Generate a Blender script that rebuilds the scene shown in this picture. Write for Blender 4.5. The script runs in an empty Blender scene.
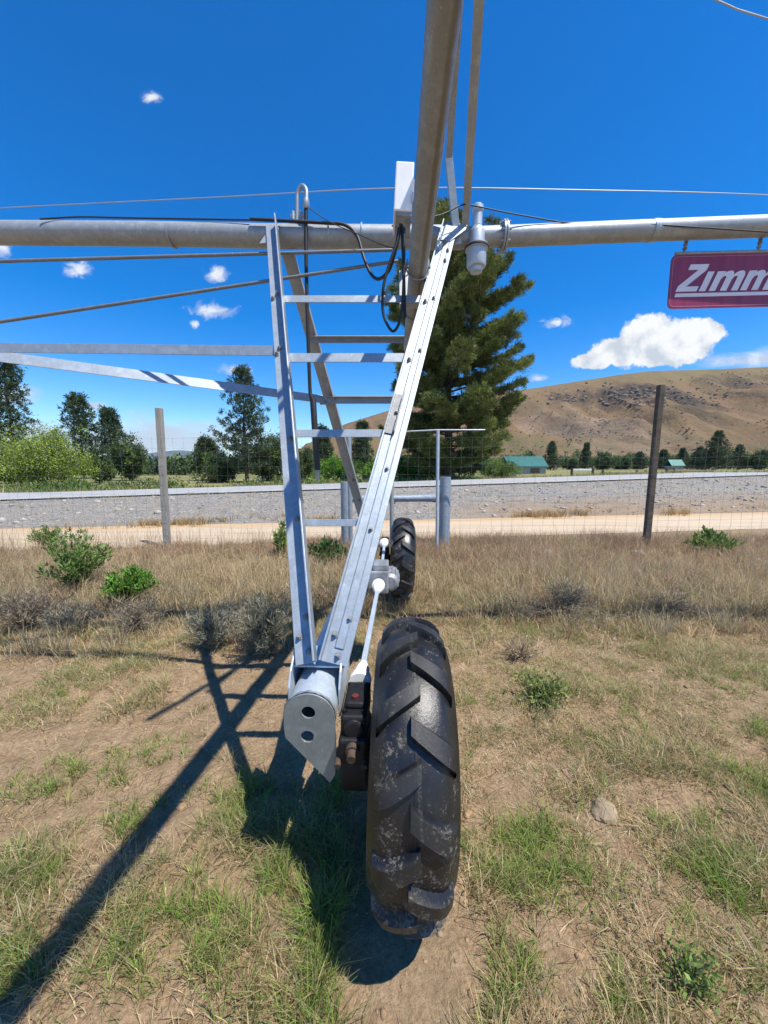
import bpy, bmesh, math, random
import numpy as np
from mathutils import Vector, Matrix, noise as mnoise

random.seed(7)
RNG = np.random.default_rng(11)
SC = bpy.context.scene
COL = SC.collection
R = math.radians

# ------------------------------------------------------------------ survey of the place
# camera: 13 mm equivalent, 1.75 m above ground, looking along +Y and 7 degrees down
F, PITCH, CAMH = 370.0, R(7), 1.75
def ray(px, py):
    a = (px - 384) / F; b = -(py - 512) / F
    c, s = math.cos(PITCH), math.sin(PITCH)
    return Vector((a, c + b * s, -s + b * c))
def at(px, py, Y):
    r = ray(px, py); t = Y / r.y
    return Vector((r.x * t, Y, CAMH + r.z * t))
def gp(px, py, z=0.0):
    r = ray(px, py); t = (z - CAMH) / r.z
    return Vector((r.x * t, r.y * t, z))
def prj(v):
    c, s = math.cos(PITCH), math.sin(PITCH)
    d = v.y * c - (v.z - CAMH) * s; u = v.y * s + (v.z - CAMH) * c
    return (384 + F * v.x / d, 512 - F * u / d)
def on_seg(p, q, py):
    "point of the straight member p-q that is seen at height py"
    lo, hi = 0.0, 1.0
    up = prj(p)[1] < prj(q)[1]
    for _ in range(40):
        m = (lo + hi) / 2
        if (prj(p.lerp(q, m))[1] < py) == up: lo = m
        else: hi = m
    return p.lerp(q, (lo + hi) / 2)

# ------------------------------------------------------------------ noise
def vnoise(x, y, seed=0):
    x = np.asarray(x, float); y = np.asarray(y, float)
    xi = np.floor(x).astype(np.int64); yi = np.floor(y).astype(np.int64)
    xf = x - xi; yf = y - yi
    xf = xf * xf * (3 - 2 * xf); yf = yf * yf * (3 - 2 * yf)
    def h(a, b):
        n = (a * 374761393 + b * 668265263 + seed * 1442695041) & 0x7fffffff
        n = ((n ^ (n >> 13)) * 1274126177) & 0x7fffffff
        n = n ^ (n >> 16)
        return (n & 0xffff) / 65535.0
    a = h(xi, yi); b = h(xi + 1, yi); c = h(xi, yi + 1); d = h(xi + 1, yi + 1)
    return (a * (1 - xf) + b * xf) * (1 - yf) + (c * (1 - xf) + d * xf) * yf
def fbm(x, y, oct=4, seed=0):
    t = 0; a = .5; s = 0
    for i in range(oct):
        t = t + a * vnoise(np.asarray(x) * 2 ** i, np.asarray(y) * 2 ** i, seed + i * 17); s += a; a *= .5
    return t / s
def sstep(a, b, x):
    t = np.clip((x - a) / (b - a), 0, 1); return t * t * (3 - 2 * t)

# ------------------------------------------------------------------ terrain
SK = .15                                   # the road runs slightly oblique
def ztop(X): return .58 + .024 * np.clip(X, -22, 26)
def ground_z(X, Y):
    X = np.asarray(X, float); Y = np.asarray(Y, float)
    s = Y - SK * X
    zt = ztop(X)
    near = (fbm(X * .8, Y * .8, 3, 5) - .5) * .10 + (fbm(X * 4, Y * 4, 3, 9) - .5) * .045 + (fbm(X * 11, Y * 11, 2, 19) - .5) * .022
    fade = 1 - sstep(8.2, 8.9, s)
    z = near * fade
    z = z * (1 - .0) + zt * sstep(11.6, 20.0, s)
    rough = (fbm(X * 1.6, Y * 1.6, 4, 31) - .5) * .26
    z = z + rough * sstep(11.9, 12.8, s) * (1 - sstep(18.8, 19.8, s))
    z = z - .55 * sstep(27.3, 32, s)
    return z

# ------------------------------------------------------------------ materials
def nt(name):
    m = bpy.data.materials.new(name); m.use_nodes = True
    t = m.node_tree; t.nodes.clear()
    out = t.nodes.new('ShaderNodeOutputMaterial')
    b = t.nodes.new('ShaderNodeBsdfPrincipled')
    t.links.new(b.outputs[0], out.inputs[0])
    return m, t, b, out
def nd(t, typ, **kw):
    n = t.nodes.new(typ)
    for k, v in kw.items():
        if k.startswith('i_'):
            n.inputs[int(k[2:]) if k[2:].isdigit() else k[2:].replace('_', ' ')].default_value = v
        else: setattr(n, k, v)
    return n
def texco(t): return t.nodes.new('ShaderNodeTexCoord').outputs['Object']
def noise(t, co, scale, detail=4, rough=.55, dist=0.0):
    n = nd(t, 'ShaderNodeTexNoise'); t.links.new(co, n.inputs['Vector'])
    n.inputs['Scale'].default_value = scale; n.inputs['Detail'].default_value = detail
    n.inputs['Roughness'].default_value = rough; n.inputs['Distortion'].default_value = dist
    return n.outputs['Fac']
def ramp(t, fac, stops):
    n = nd(t, 'ShaderNodeValToRGB'); t.links.new(fac, n.inputs[0])
    e = n.color_ramp.elements
    while len(e) > 1: e.remove(e[-1])
    e[0].position = stops[0][0]; e[0].color = (*stops[0][1], 1) if len(stops[0][1]) == 3 else stops[0][1]
    for p, c in stops[1:]:
        x = e.new(p); x.color = (*c, 1) if len(c) == 3 else c
    return n.outputs[0]
def g(v): return (v, v, v)
def mixc(t, fac, a, b, mode='MIX'):
    n = nd(t, 'ShaderNodeMix', data_type='RGBA', blend_type=mode)
    for sock, v in ((0, fac), (6, a), (7, b)):
        if isinstance(v, (int, float)): n.inputs[sock].default_value = v
        elif isinstance(v, tuple): n.inputs[sock].default_value = (*v, 1)
        else: t.links.new(v, n.inputs[sock])
    return n.outputs[2]
def mth(t, op, a, b=None, c=None, clamp=False):
    n = nd(t, 'ShaderNodeMath', operation=op, use_clamp=clamp)
    for i, v in enumerate((a, b, c)):
        if v is None: continue
        if isinstance(v, (int, float)): n.inputs[i].default_value = v
        else: t.links.new(v, n.inputs[i])
    return n.outputs[0]
def bump(t, b, h, strength=.3, dist=.01):
    n = nd(t, 'ShaderNodeBump'); n.inputs['Strength'].default_value = strength; n.inputs['Distance'].default_value = dist
    t.links.new(h, n.inputs['Height']); t.links.new(n.outputs[0], b.inputs['Normal'])
def scaled(t, co, sx, sy, sz):
    n = nd(t, 'ShaderNodeMapping'); t.links.new(co, n.inputs[0]); n.inputs['Scale'].default_value = (sx, sy, sz)
    return n.outputs[0]

def mat_simple(name, col, rough=.6, metal=0.0, var=.25, scale=8, spec=.5, bmp=0.0, bscale=60):
    m, t, b, o = nt(name); co = texco(t)
    f = noise(t, co, scale, 5)
    lo = tuple(c * (1 - var) for c in col); hi = tuple(min(1, c * (1 + var)) for c in col)
    t.links.new(ramp(t, f, [(.3, lo), (.7, hi)]), b.inputs['Base Color'])
    b.inputs['Roughness'].default_value = rough; b.inputs['Metallic'].default_value = metal
    b.inputs['Specular IOR Level'].default_value = spec
    if bmp: bump(t, b, noise(t, co, bscale, 4), bmp, .004)
    return m

def mat_galv(name, col=(.56, .58, .60), metal=.45, rough=.42, streak=True, dirt=.35):
    m, t, b, o = nt(name); co = texco(t)
    v = nd(t, 'ShaderNodeTexVoronoi'); t.links.new(co, v.inputs['Vector']); v.inputs['Scale'].default_value = 90
    sp = nd(t, 'ShaderNodeSeparateColor'); t.links.new(v.outputs['Color'], sp.inputs[0])
    big = noise(t, co, 5, 6, .65); fine = noise(t, scaled(t, co, 30, 30, 6), 3, 4)
    base = ramp(t, sp.outputs[0], [(0, tuple(c * .93 for c in col)), (1, tuple(c * 1.06 for c in col))])
    d = ramp(t, big, [(.35, g(0)), (.75, g(1))])
    base = mixc(t, mth(t, 'MULTIPLY', d, dirt), base, tuple(c * f for c, f in zip(col, (.66, .64, .60))))
    drip = noise(t, scaled(t, co, 26, 26, 1.6), 2.2, 5, .7)
    base = mixc(t, ramp(t, drip, [(.55, g(0)), (.72, g(.45))]), base, tuple(c * .62 for c in col))
    blot = noise(t, co, 17, 3, .5)
    base = mixc(t, ramp(t, blot, [(.52, g(0)), (.66, g(.4))]), base, tuple(min(1, c * 1.3) for c in col))
    wr = ramp(t, fine, [(.62, g(0)), (.75, g(.35))])
    base = mixc(t, wr, base, (.74, .75, .75))
    t.links.new(base, b.inputs['Base Color'])
    b.inputs['Metallic'].default_value = metal
    rr = nd(t, 'ShaderNodeMapRange'); t.links.new(big, rr.inputs[0])
    rr.inputs[3].default_value = rough - .1; rr.inputs[4].default_value = rough + .18
    t.links.new(rr.outputs[0], b.inputs['Roughness'])
    bump(t, b, big, .06, .003)
    return m

def mat_foliage(name, transl=.3, rough=.6, tint=(1, 1, 1)):
    m, t, b, o = nt(name)
    a = nd(t, 'ShaderNodeAttribute', attribute_name='col')
    t.links.new(a.outputs['Color'], b.inputs['Base Color'])
    b.inputs['Roughness'].default_value = rough; b.inputs['Specular IOR Level'].default_value = .10
    tr = nd(t, 'ShaderNodeBsdfTranslucent'); t.links.new(a.outputs['Color'], tr.inputs[0])
    mx = nd(t, 'ShaderNodeMixShader'); mx.inputs[0].default_value = transl
    t.links.new(b.outputs[0], mx.inputs[1]); t.links.new(tr.outputs[0], mx.inputs[2])
    t.links.new(mx.outputs[0], o.inputs[0])
    return m

M = {}
M['galv'] = mat_galv('galvanised_steel', (.325, .37, .405), .45, .38, dirt=.55)
M['galv_old'] = mat_galv('weathered_galvanised_steel', (.31, .33, .345), .35, .48, dirt=.6)
M['galv_blue'] = mat_galv('blue_grey_galvanised', (.44, .50, .56), .35, .42)
M['plate'] = mat_galv('grey_green_plate', (.25, .29, .295), .35, .45, dirt=.7)
M['post_steel'] = mat_galv('grey_painted_pipe', (.27, .32, .38), .2, .5)
M['black_rubber'] = mat_simple('black_hose_rubber', (.010, .010, .011), .55, 0, .3, 20)
M['white_plastic'] = mat_simple('white_plastic', (.80, .80, .79), .4, 0, .05, 10)
M['white_paint'] = mat_simple('white_enamel', (.74, .75, .76), .4, 0, .06, 6)
M['gear_black'] = mat_simple('black_gearbox_paint', (.010, .010, .011), .55, 0, .5, 14, spec=.3, bmp=.3)
M['motor_grey'] = mat_simple('cast_grey_motor', (.24, .25, .26), .5, .3, .35, 16, bmp=.25)
M['rod_grey'] = mat_galv('dark_grey_rod', (.17, .18, .19), .3, .45)
M['rust'] = mat_simple('rusty_steel', (.075, .048, .034), .8, .2, .5, 30)
M['red_plug'] = mat_simple('red_plug', (.11, .02, .018), .5, 0, .2, 30)
M['bark'] = mat_simple('pine_bark', (.085, .058, .042), .9, 0, .45, 6, bmp=.5, bscale=14)
M['bark_grey'] = mat_simple('grey_bark', (.13, .11, .09), .9, 0, .35, 8, bmp=.4, bscale=14)
M['stone'] = mat_simple('pale_stone', (.33, .30, .26), .9, 0, .35, 9, bmp=.5, bscale=30)
M['bank_stone'] = mat_simple('bank_gravel_stone', (.235, .222, .20), .9, 0, .4, 2)
M['clod'] = mat_simple('soil_clod', (.27, .18, .105), .95, 0, .3, 20, spec=.1, bmp=.6, bscale=120)
M['stone_tan'] = mat_simple('tan_stone', (.25, .19, .12), .9, 0, .35, 14, bmp=.5, bscale=40)
M['dark_wood'] = mat_simple('dark_weathered_wood', (.075, .058, .042), .85, 0, .4, 9, bmp=.4)
M['brown_wood'] = mat_simple('brown_wood', (.13, .09, .06), .85, 0, .4, 4)
M['siding'] = mat_simple('grey_siding', (.32, .32, .31), .8, 0, .12, 2)
M['teal_roof'] = mat_simple('teal_metal_roof', (.022, .115, .10), .45, .2, .12, 1)
M['window_dark'] = mat_simple('dark_window', (.03, .035, .04), .15, 0, .1, 3)
M['foliage'] = mat_foliage('leaf_foliage', .32)
M['needles'] = mat_foliage('needle_foliage', .18, .5)
M['grass'] = mat_foliage('grass_blades', .42, .5)
M['fence_wire'] = mat_simple('fence_wire', (.22, .22, .22), .5, .5, .2, 20)
M['overhead_wire'] = mat_simple('overhead_wire', (.30, .31, .32), .5, .3, .1, 2)

def m_grey_wood():
    m, t, b, o = nt('grey_weathered_post'); co = texco(t)
    f = noise(t, scaled(t, co, 40, 40, 3), 1.5, 6, .65)
    t.links.new(ramp(t, f, [(.3, (.16, .145, .12)), (.7, (.36, .34, .30))]), b.inputs['Base Color'])
    b.inputs['Roughness'].default_value = .85; bump(t, b, f, .5, .006)
    return m
M['grey_wood'] = m_grey_wood()

def m_tyre():
    m, t, b, o = nt('farm_tyre_rubber'); co = texco(t)
    sp = nd(t, 'ShaderNodeSeparateXYZ'); t.links.new(co, sp.inputs[0])
    n1 = noise(t, co, 11, 8, .75, .4); n2 = noise(t, co, 95, 6, .75); n3 = noise(t, co, 3, 3)
    lowz = nd(t, 'ShaderNodeMapRange'); t.links.new(sp.outputs[2], lowz.inputs[0])
    lowz.inputs[1].default_value = .50; lowz.inputs[2].default_value = -.45; lowz.inputs[3].default_value = -.045; lowz.inputs[4].default_value = .055
    k = mth(t, 'ADD', mth(t, 'MULTIPLY', n1, .5), mth(t, 'MULTIPLY', n2, .5))
    k = mth(t, 'ADD', k, lowz.outputs[0])
    mud = ramp(t, k, [(.535, g(0)), (.575, g(1))])
    mud = mth(t, 'MULTIPLY', mud, .8)
    rub = ramp(t, n3, [(.3, (.006, .006, .007)), (.7, (.011, .011, .012))])
    mudc = ramp(t, n2, [(.3, (.05, .045, .038)), (.7, (.17, .15, .118))])
    rad = mth(t, 'SQRT', mth(t, 'ADD', mth(t, 'MULTIPLY', sp.outputs[1], sp.outputs[1]), mth(t, 'MULTIPLY', sp.outputs[2], sp.outputs[2])))
    q2 = mth(t, 'POWER', mth(t, 'DIVIDE', mth(t, 'ABSOLUTE', sp.outputs[0]), .128), 2.2)
    hgt = mth(t, 'SUBTRACT', rad, mth(t, 'SUBTRACT', .515, mth(t, 'MULTIPLY', q2, .034)))
    worn = mth(t, 'MULTIPLY', ramp(t, hgt, [(.016, g(0)), (.026, g(1))]), ramp(t, mth(t, 'ADD', mth(t, 'MULTIPLY', n2, .5), mth(t, 'MULTIPLY', n1, .5)), [(.36, g(.35)), (.6, g(1))]))
    rub = mixc(t, mth(t, 'MULTIPLY', worn, .75), rub, (.020, .0195, .019))
    film = ramp(t, n1, [(.42, g(0)), (.62, g(.16))])
    seam = mth(t, 'MULTIPLY', mth(t, 'LESS_THAN', mth(t, 'ABSOLUTE', mth(t, 'ADD', sp.outputs[0], mth(t, 'MULTIPLY', mth(t, 'SUBTRACT', n1, .5), .02))), .006), ramp(t, n2, [(.45, g(0)), (.6, g(.8))]))
    film = mth(t, 'MAXIMUM', film, seam)
    rub = mixc(t, film, rub, (.055, .050, .042))
    worn = mth(t, 'MAXIMUM', worn, film)
    t.links.new(mixc(t, mud, rub, mudc), b.inputs['Base Color'])
    rg = mixc(t, mth(t, 'MAXIMUM', mud, worn), g(.33), g(.62)); t.links.new(rg, b.inputs['Roughness'])
    b.inputs['Specular IOR Level'].default_value = .5
    bump(t, b, mth(t, 'ADD', mth(t, 'MULTIPLY', mud, .6), mth(t, 'MULTIPLY', n2, .3)), .5, .008)
    return m
M['tyre'] = m_tyre()
def m_boom():
    m = mat_galv('shade_striped_pipe', (.27, .28, .285), .3, .5, dirt=.6); t = m.node_tree; b = [n for n in t.nodes if n.type == 'BSDF_PRINCIPLED'][0]
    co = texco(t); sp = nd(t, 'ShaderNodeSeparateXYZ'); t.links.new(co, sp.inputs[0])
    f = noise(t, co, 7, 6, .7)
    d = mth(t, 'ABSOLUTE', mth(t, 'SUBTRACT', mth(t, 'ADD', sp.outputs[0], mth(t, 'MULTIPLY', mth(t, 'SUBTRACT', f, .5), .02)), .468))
    k = ramp(t, d, [(.0, g(1)), (.010, g(.8)), (.017, g(0))])  # brown stripe low on the pipe paints in where its shaded side begins
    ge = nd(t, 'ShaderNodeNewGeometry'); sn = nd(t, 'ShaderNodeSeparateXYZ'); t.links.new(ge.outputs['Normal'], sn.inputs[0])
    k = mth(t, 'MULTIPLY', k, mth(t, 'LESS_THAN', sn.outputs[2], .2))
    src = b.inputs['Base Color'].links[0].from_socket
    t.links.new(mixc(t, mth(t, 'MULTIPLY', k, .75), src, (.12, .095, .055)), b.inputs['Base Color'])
    return m
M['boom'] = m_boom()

def m_ground():
    m, t, b, o = nt('dry_sandy_ground'); co = texco(t)
    sp = nd(t, 'ShaderNodeSeparateXYZ'); t.links.new(co, sp.inputs[0])
    s = mth(t, 'SUBTRACT', sp.outputs[1], mth(t, 'MULTIPLY', sp.outputs[0], SK))
    n1 = noise(t, co, 1.3, 6, .6); n2 = noise(t, co, 9, 6, .65); n3 = noise(t, co, 60, 5, .7); n4 = noise(t, co, 220, 3, .7)
    dirt = ramp(t, n2, [(.28, (.22, .140, .078)), (.5, (.37, .255, .150)), (.75, (.47, .34, .215))])
    litter = ramp(t, n3, [(.40, g(0)), (.60, g(1))])
    dirt = mixc(t, mth(t, 'MULTIPLY', litter, .6), dirt, (.15, .105, .058))
    speck = ramp(t, n4, [(.62, g(0)), (.72, g(1))])
    dirt = mixc(t, mth(t, 'MULTIPLY', speck, .35), dirt, (.46, .37, .26))
    patch = ramp(t, n1, [(.42, g(0)), (.62, g(1))])
    dirt = mixc(t, mth(t, 'MULTIPLY', patch, .35), dirt, (.22, .165, .10))
    def rng_(a, c): # smooth 0..1
        n = nd(t, 'ShaderNodeMapRange', interpolation_type='SMOOTHSTEP'); t.links.new(s, n.inputs[0])
        n.inputs[1].default_value = a; n.inputs[2].default_value = c; return n.outputs[0]
    straw = ramp(t, n2, [(.3, (.20, .145, .085)), (.7, (.33, .25, .15))])
    c1 = mixc(t, mth(t, 'MULTIPLY', rng_(3.6, 4.6), .8), dirt, straw)
    gv = nd(t, 'ShaderNodeTexVoronoi'); t.links.new(co, gv.inputs['Vector']); gv.inputs['Scale'].default_value = 26
    gs = nd(t, 'ShaderNodeSeparateColor'); t.links.new(gv.outputs['Color'], gs.inputs[0])
    grav = ramp(t, gs.outputs[0], [(0, (.13, .125, .115)), (.6, (.20, .19, .172)), (1, (.34, .325, .295))])
    grav = mixc(t, ramp(t, n1, [(.4, g(0)), (.7, g(.6))]), grav, (.27, .225, .165))
    # the bank is bare brown earth on the right and grey gravel on the left
    xr = nd(t, 'ShaderNodeMapRange', interpolation_type='SMOOTHSTEP'); t.links.new(mth(t, 'ADD', sp.outputs[0], mth(t, 'MULTIPLY', n1, 4)), xr.inputs[0])
    xr.inputs[1].default_value = 2.5; xr.inputs[2].default_value = 7.5
    lows = mth(t, 'SUBTRACT', 1.0, rng_(13.2, 16.5))
    grav = mixc(t, mth(t, 'MULTIPLY', mth(t, 'MULTIPLY', xr.outputs[0], lows), .85), grav, (.26, .19, .125))
    c2 = mixc(t, rng_(11.35, 12.1), c1, grav)
    fld = ramp(t, noise(t, co, .06, 5), [(.35, (.11, .125, .045)), (.6, (.22, .20, .085)), (.8, (.15, .15, .06))])
    c3 = mixc(t, rng_(27.0, 29.5), c2, fld)
    t.links.new(c3, b.inputs['Base Color']); b.inputs['Roughness'].default_value = .95; b.inputs['Specular IOR Level'].default_value = .15
    h = mth(t, 'ADD', mth(t, 'MULTIPLY', n2, .6), mth(t, 'ADD', mth(t, 'MULTIPLY', n3, .35), mth(t, 'MULTIPLY', n4, .12)))
    bump(t, b, h, 1.0, .045)
    return m
M['ground'] = m_ground()

def m_dirtroad():
    m, t, b, o = nt('graded_dirt_track'); co = texco(t)
    n1 = noise(t, scaled(t, co, .25, 1.6, 1), 1.4, 6, .6); n2 = noise(t, co, 14, 6, .7)
    sp = nd(t, 'ShaderNodeSeparateXYZ'); t.links.new(co, sp.inputs[0])
    s = mth(t, 'SUBTRACT', sp.outputs[1], mth(t, 'MULTIPLY', sp.outputs[0], SK))
    c = ramp(t, n1, [(.3, (.36, .275, .185)), (.55, (.45, .36, .255)), (.75, (.39, .305, .21))])
    c = mixc(t, mth(t, 'MULTIPLY', n2, .35), c, (.50, .41, .30))
    n = nd(t, 'ShaderNodeMapRange', interpolation_type='SMOOTHSTEP'); t.links.new(mth(t, 'ADD', s, mth(t, 'MULTIPLY', n1, .8)), n.inputs[0])
    n.inputs[1].default_value = 11.4; n.inputs[2].default_value = 12.0
    c = mixc(t, mth(t, 'MULTIPLY', n.outputs[0], .7), c, (.42, .275, .135))
    t.links.new(c, b.inputs['Base Color']); b.inputs['Roughness'].default_value = .95; b.inputs['Specular IOR Level'].default_value = .1
    bump(t, b, n2, .5, .02); return m
M['dirtroad'] = m_dirtroad()
M['asphalt'] = mat_simple('bleached_chipseal', (.30, .30, .295), .9, 0, .12, 3, spec=.2, bmp=.3, bscale=80)
M['road_edge'] = mat_simple('dark_asphalt_edge', (.055, .055, .058), .9, 0, .3, 5)
M['road_paint'] = mat_simple('white_road_paint', (.72, .72, .70), .8, 0, .1, 4)

def m_hill():
    m, t, b, o = nt('arid_hillside'); co = texco(t)
    sp = nd(t, 'ShaderNodeSeparateXYZ'); t.links.new(co, sp.inputs[0])
    n1 = noise(t, co, .008, 6, .6); n2 = noise(t, co, .045, 6, .65); n3 = noise(t, co, .22, 5, .7)
    c = ramp(t, n1, [(.3, (.150, .086, .048)), (.5, (.182, .112, .060)), (.7, (.168, .120, .058))])
    c = mixc(t, ramp(t, n2, [(.45, g(0)), (.7, g(.55))]), c, (.145, .122, .058))
    zr = nd(t, 'ShaderNodeMapRange', interpolation_type='SMOOTHSTEP'); t.links.new(mth(t, 'ADD', sp.outputs[2], mth(t, 'MULTIPLY', n2, 60)), zr.inputs[0])
    zr.inputs[1].default_value = 170; zr.inputs[2].default_value = 260
    c = mixc(t, mth(t, 'MULTIPLY', zr.outputs[0], .55), c, (.165, .145, .058))
    v = nd(t, 'ShaderNodeTexVoronoi'); t.links.new(co, v.inputs['Vector']); v.inputs['Scale'].default_value = .11
    sc_ = ramp(t, v.outputs['Distance'], [(.12, g(1)), (.22, g(0))])
    sc_ = mth(t, 'MULTIPLY', sc_, ramp(t, n2, [(.42, g(0)), (.55, g(1))]))
    c = mixc(t, mth(t, 'MULTIPLY', sc_, .6), c, (.06, .065, .03))
    c = mixc(t, ramp(t, n3, [(.6, g(0)), (.8, g(.35))]), c, (.30, .22, .14))
    at_ = nd(t, 'ShaderNodeAttribute', attribute_name='scree')
    c = mixc(t, mth(t, 'MULTIPLY', at_.outputs['Fac'], ramp(t, n3, [(.35, g(.35)), (.65, g(1))])), c, (.29, .215, .155))
    rk = nd(t, 'ShaderNodeAttribute', attribute_name='rock')
    rn = noise(t, scaled(t, co, 1, 1, 2.2), .16, 7, .75, .8)
    c = mixc(t, mth(t, 'MULTIPLY', rk.outputs['Fac'], ramp(t, rn, [(.42, g(0)), (.52, g(1))])), c, ramp(t, n3, [(.4, (.055, .046, .038)), (.65, (.15, .125, .10))]))
    lowg = nd(t, 'ShaderNodeMapRange', interpolation_type='SMOOTHSTEP'); t.links.new(sp.outputs[2], lowg.inputs[0]); lowg.inputs[1].default_value = 75; lowg.inputs[2].default_value = 15
    c = mixc(t, mth(t, 'MULTIPLY', mth(t, 'MULTIPLY', lowg.outputs[0], ramp(t, n2, [(.40, g(0)), (.6, g(1))])), .6), c, (.095, .10, .04))
    fold = ramp(t, noise(t, scaled(t, co, 1, .35, .5), .018, 5, .6), [(.4, g(0)), (.65, g(.5))])
    c = mixc(t, fold, c, (.122, .088, .045))
    t.links.new(c, b.inputs['Base Color']); b.inputs['Roughness'].default_value = .95; b.inputs['Specular IOR Level'].default_value = .1
    bump(t, b, mth(t, 'ADD', n2, mth(t, 'ADD', mth(t, 'MULTIPLY', n3, .4), mth(t, 'MULTIPLY', mth(t, 'MULTIPLY', rn, rk.outputs['Fac']), 2.5))), .9, 6)
    return m
M['hill'] = m_hill()
M['far_hill'] = mat_simple('far_wooded_hill', (.075, .085, .075), .95, 0, .5, .002, spec=.05)
M['far_slope'] = mat_simple('far_bare_slope', (.20, .17, .14), .95, 0, .2, .004, spec=.05)
M['scrub_rock'] = mat_simple('dark_outcrop_rock', (.16, .13, .105), .95, 0, .5, .3, bmp=.5, bscale=1)

def m_sign():
    m, t, b, o = nt('maroon_sign_enamel'); co = texco(t)
    n = noise(t, scaled(t, co, 6, 6, .6), 3, 5, .6)
    t.links.new(ramp(t, n, [(.3, (.20, .016, .048)), (.7, (.28, .036, .080))]), b.inputs['Base Color'])
    b.inputs['Roughness'].default_value = .35
    return m
M['sign'] = m_sign()
M['sign_white'] = mat_simple('sign_white', (.72, .68, .70), .4, 0, .06, 8)
M['sign_pink'] = mat_simple('sign_border_pink', (.42, .18, .25), .4, 0, .08, 8)

# ------------------------------------------------------------------ mesh tools
W = {}
class MB:
    def __init__(s): s.v = []; s.f = []
    def add(s, vs, fs):
        o = len(s.v); s.v += [Vector(v) for v in vs]; s.f += [[i + o for i in f] for f in fs]; return s
    def tube(s, pts, r, n=12, cap=True):
        pts = [Vector(p) for p in pts]; k = len(pts)
        rs = r if isinstance(r, (list, tuple)) else [r] * k
        d0 = (pts[1] - pts[0]).normalized()
        u = d0.orthogonal().normalized(); vs = []
        for i, p in enumerate(pts):
            d = (pts[min(i + 1, k - 1)] - pts[max(i - 1, 0)]).normalized()
            u = (u - d * u.dot(d)).normalized(); w = d.cross(u)
            for j in range(n):
                a = 2 * math.pi * j / n; vs.append(p + (u * math.cos(a) + w * math.sin(a)) * rs[i])
        fs = [[i * n + j, i * n + (j + 1) % n, (i + 1) * n + (j + 1) % n, (i + 1) * n + j] for i in range(k - 1) for j in range(n)]
        if cap: fs += [list(range(n))[::-1], [(k - 1) * n + j for j in range(n)]]
        return s.add(vs, fs)
    def beam(s, p0, p1, prof, u, nhint=None):
        p0 = Vector(p0); p1 = Vector(p1); d = (p1 - p0).normalized(); u = Vector(u)
        u = (u - d * u.dot(d)).normalized(); w = d.cross(u)
        if nhint is not None and w.dot(Vector(nhint)) < 0: w = -w
        n = len(prof)
        vs = [p0 + u * a + w * b for a, b in prof] + [p1 + u * a + w * b for a, b in prof]
        fs = [[j, (j + 1) % n, n + (j + 1) % n, n + j] for j in range(n)] + [list(range(n))[::-1], list(range(n, 2 * n))]
        return s.add(vs, fs)
    def bar(s, p0, p1, w, h, u=(0, 0, 1)):
        return s.beam(p0, p1, [(-h / 2, -w / 2), (h / 2, -w / 2), (h / 2, w / 2), (-h / 2, w / 2)], u)
    def box(s, c, sz, rz=0.0, M3=None):
        c = Vector(c); m = M3 or Matrix.Rotation(rz, 3, 'Z'); vs = []
        for z in (-1, 1):
            for y in (-1, 1):
                for x in (-1, 1): vs.append(c + m @ Vector((x * sz[0] / 2, y * sz[1] / 2, z * sz[2] / 2)))
        return s.add(vs, [[0, 2, 3, 1], [4, 5, 7, 6], [0, 1, 5, 4], [2, 6, 7, 3], [0, 4, 6, 2], [1, 3, 7, 5]])
    def prism(s, poly, e):
        "planar polygon thickened along vector e"
        poly = [Vector(p) for p in poly]; e = Vector(e); n = len(poly)
        return s.add(poly + [p + e for p in poly], [list(range(n))[::-1], list(range(n, 2 * n))] + [[j, (j + 1) % n, n + (j + 1) % n, n + j] for j in range(n)])
    def build(s, name, mat, parent=None, origin=None, smooth=False, bevel=0.0, sub=0):
        me = bpy.data.meshes.new(name)
        pw = W.get(parent.name, Vector((0, 0, 0))) if parent else Vector((0, 0, 0))
        og = Vector(origin) if origin is not None else pw
        bm = bmesh.new(); vv = [bm.verts.new(v - og) for v in s.v]
        for f in s.f:
            try: bm.faces.new([vv[i] for i in f])
            except ValueError: pass
        bmesh.ops.recalc_face_normals(bm, faces=bm.faces[:])
        if bevel:
            es = [e for e in bm.edges if len(e.link_faces) == 2 and e.calc_face_angle(0) > .6]
            bmesh.ops.bevel(bm, geom=es, offset=bevel, segments=2, affect='EDGES', profile=.5)
        if smooth:
            for f in bm.faces: f.smooth = True
        bm.to_mesh(me); bm.free()
        if smooth:
            try: me.set_sharp_from_angle(angle=R(38))
            except Exception: pass
        me.materials.append(mat)
        o = bpy.data.objects.new(name, me); COL.objects.link(o)
        if parent: o.parent = parent
        o.location = og - pw; W[o.name] = og
        return o
def tag(o, label, cat, group=None):
    o['label'] = label; o['category'] = cat
    if group: o['group'] = group
    return o
def kind(o, k): o['kind'] = k; return o
def thing(name, loc, label, cat, group=None):
    o = bpy.data.objects.new(name, None); COL.objects.link(o); o.location = loc; o.empty_display_size = .1
    W[o.name] = Vector(loc); return tag(o, label, cat, group)
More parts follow.
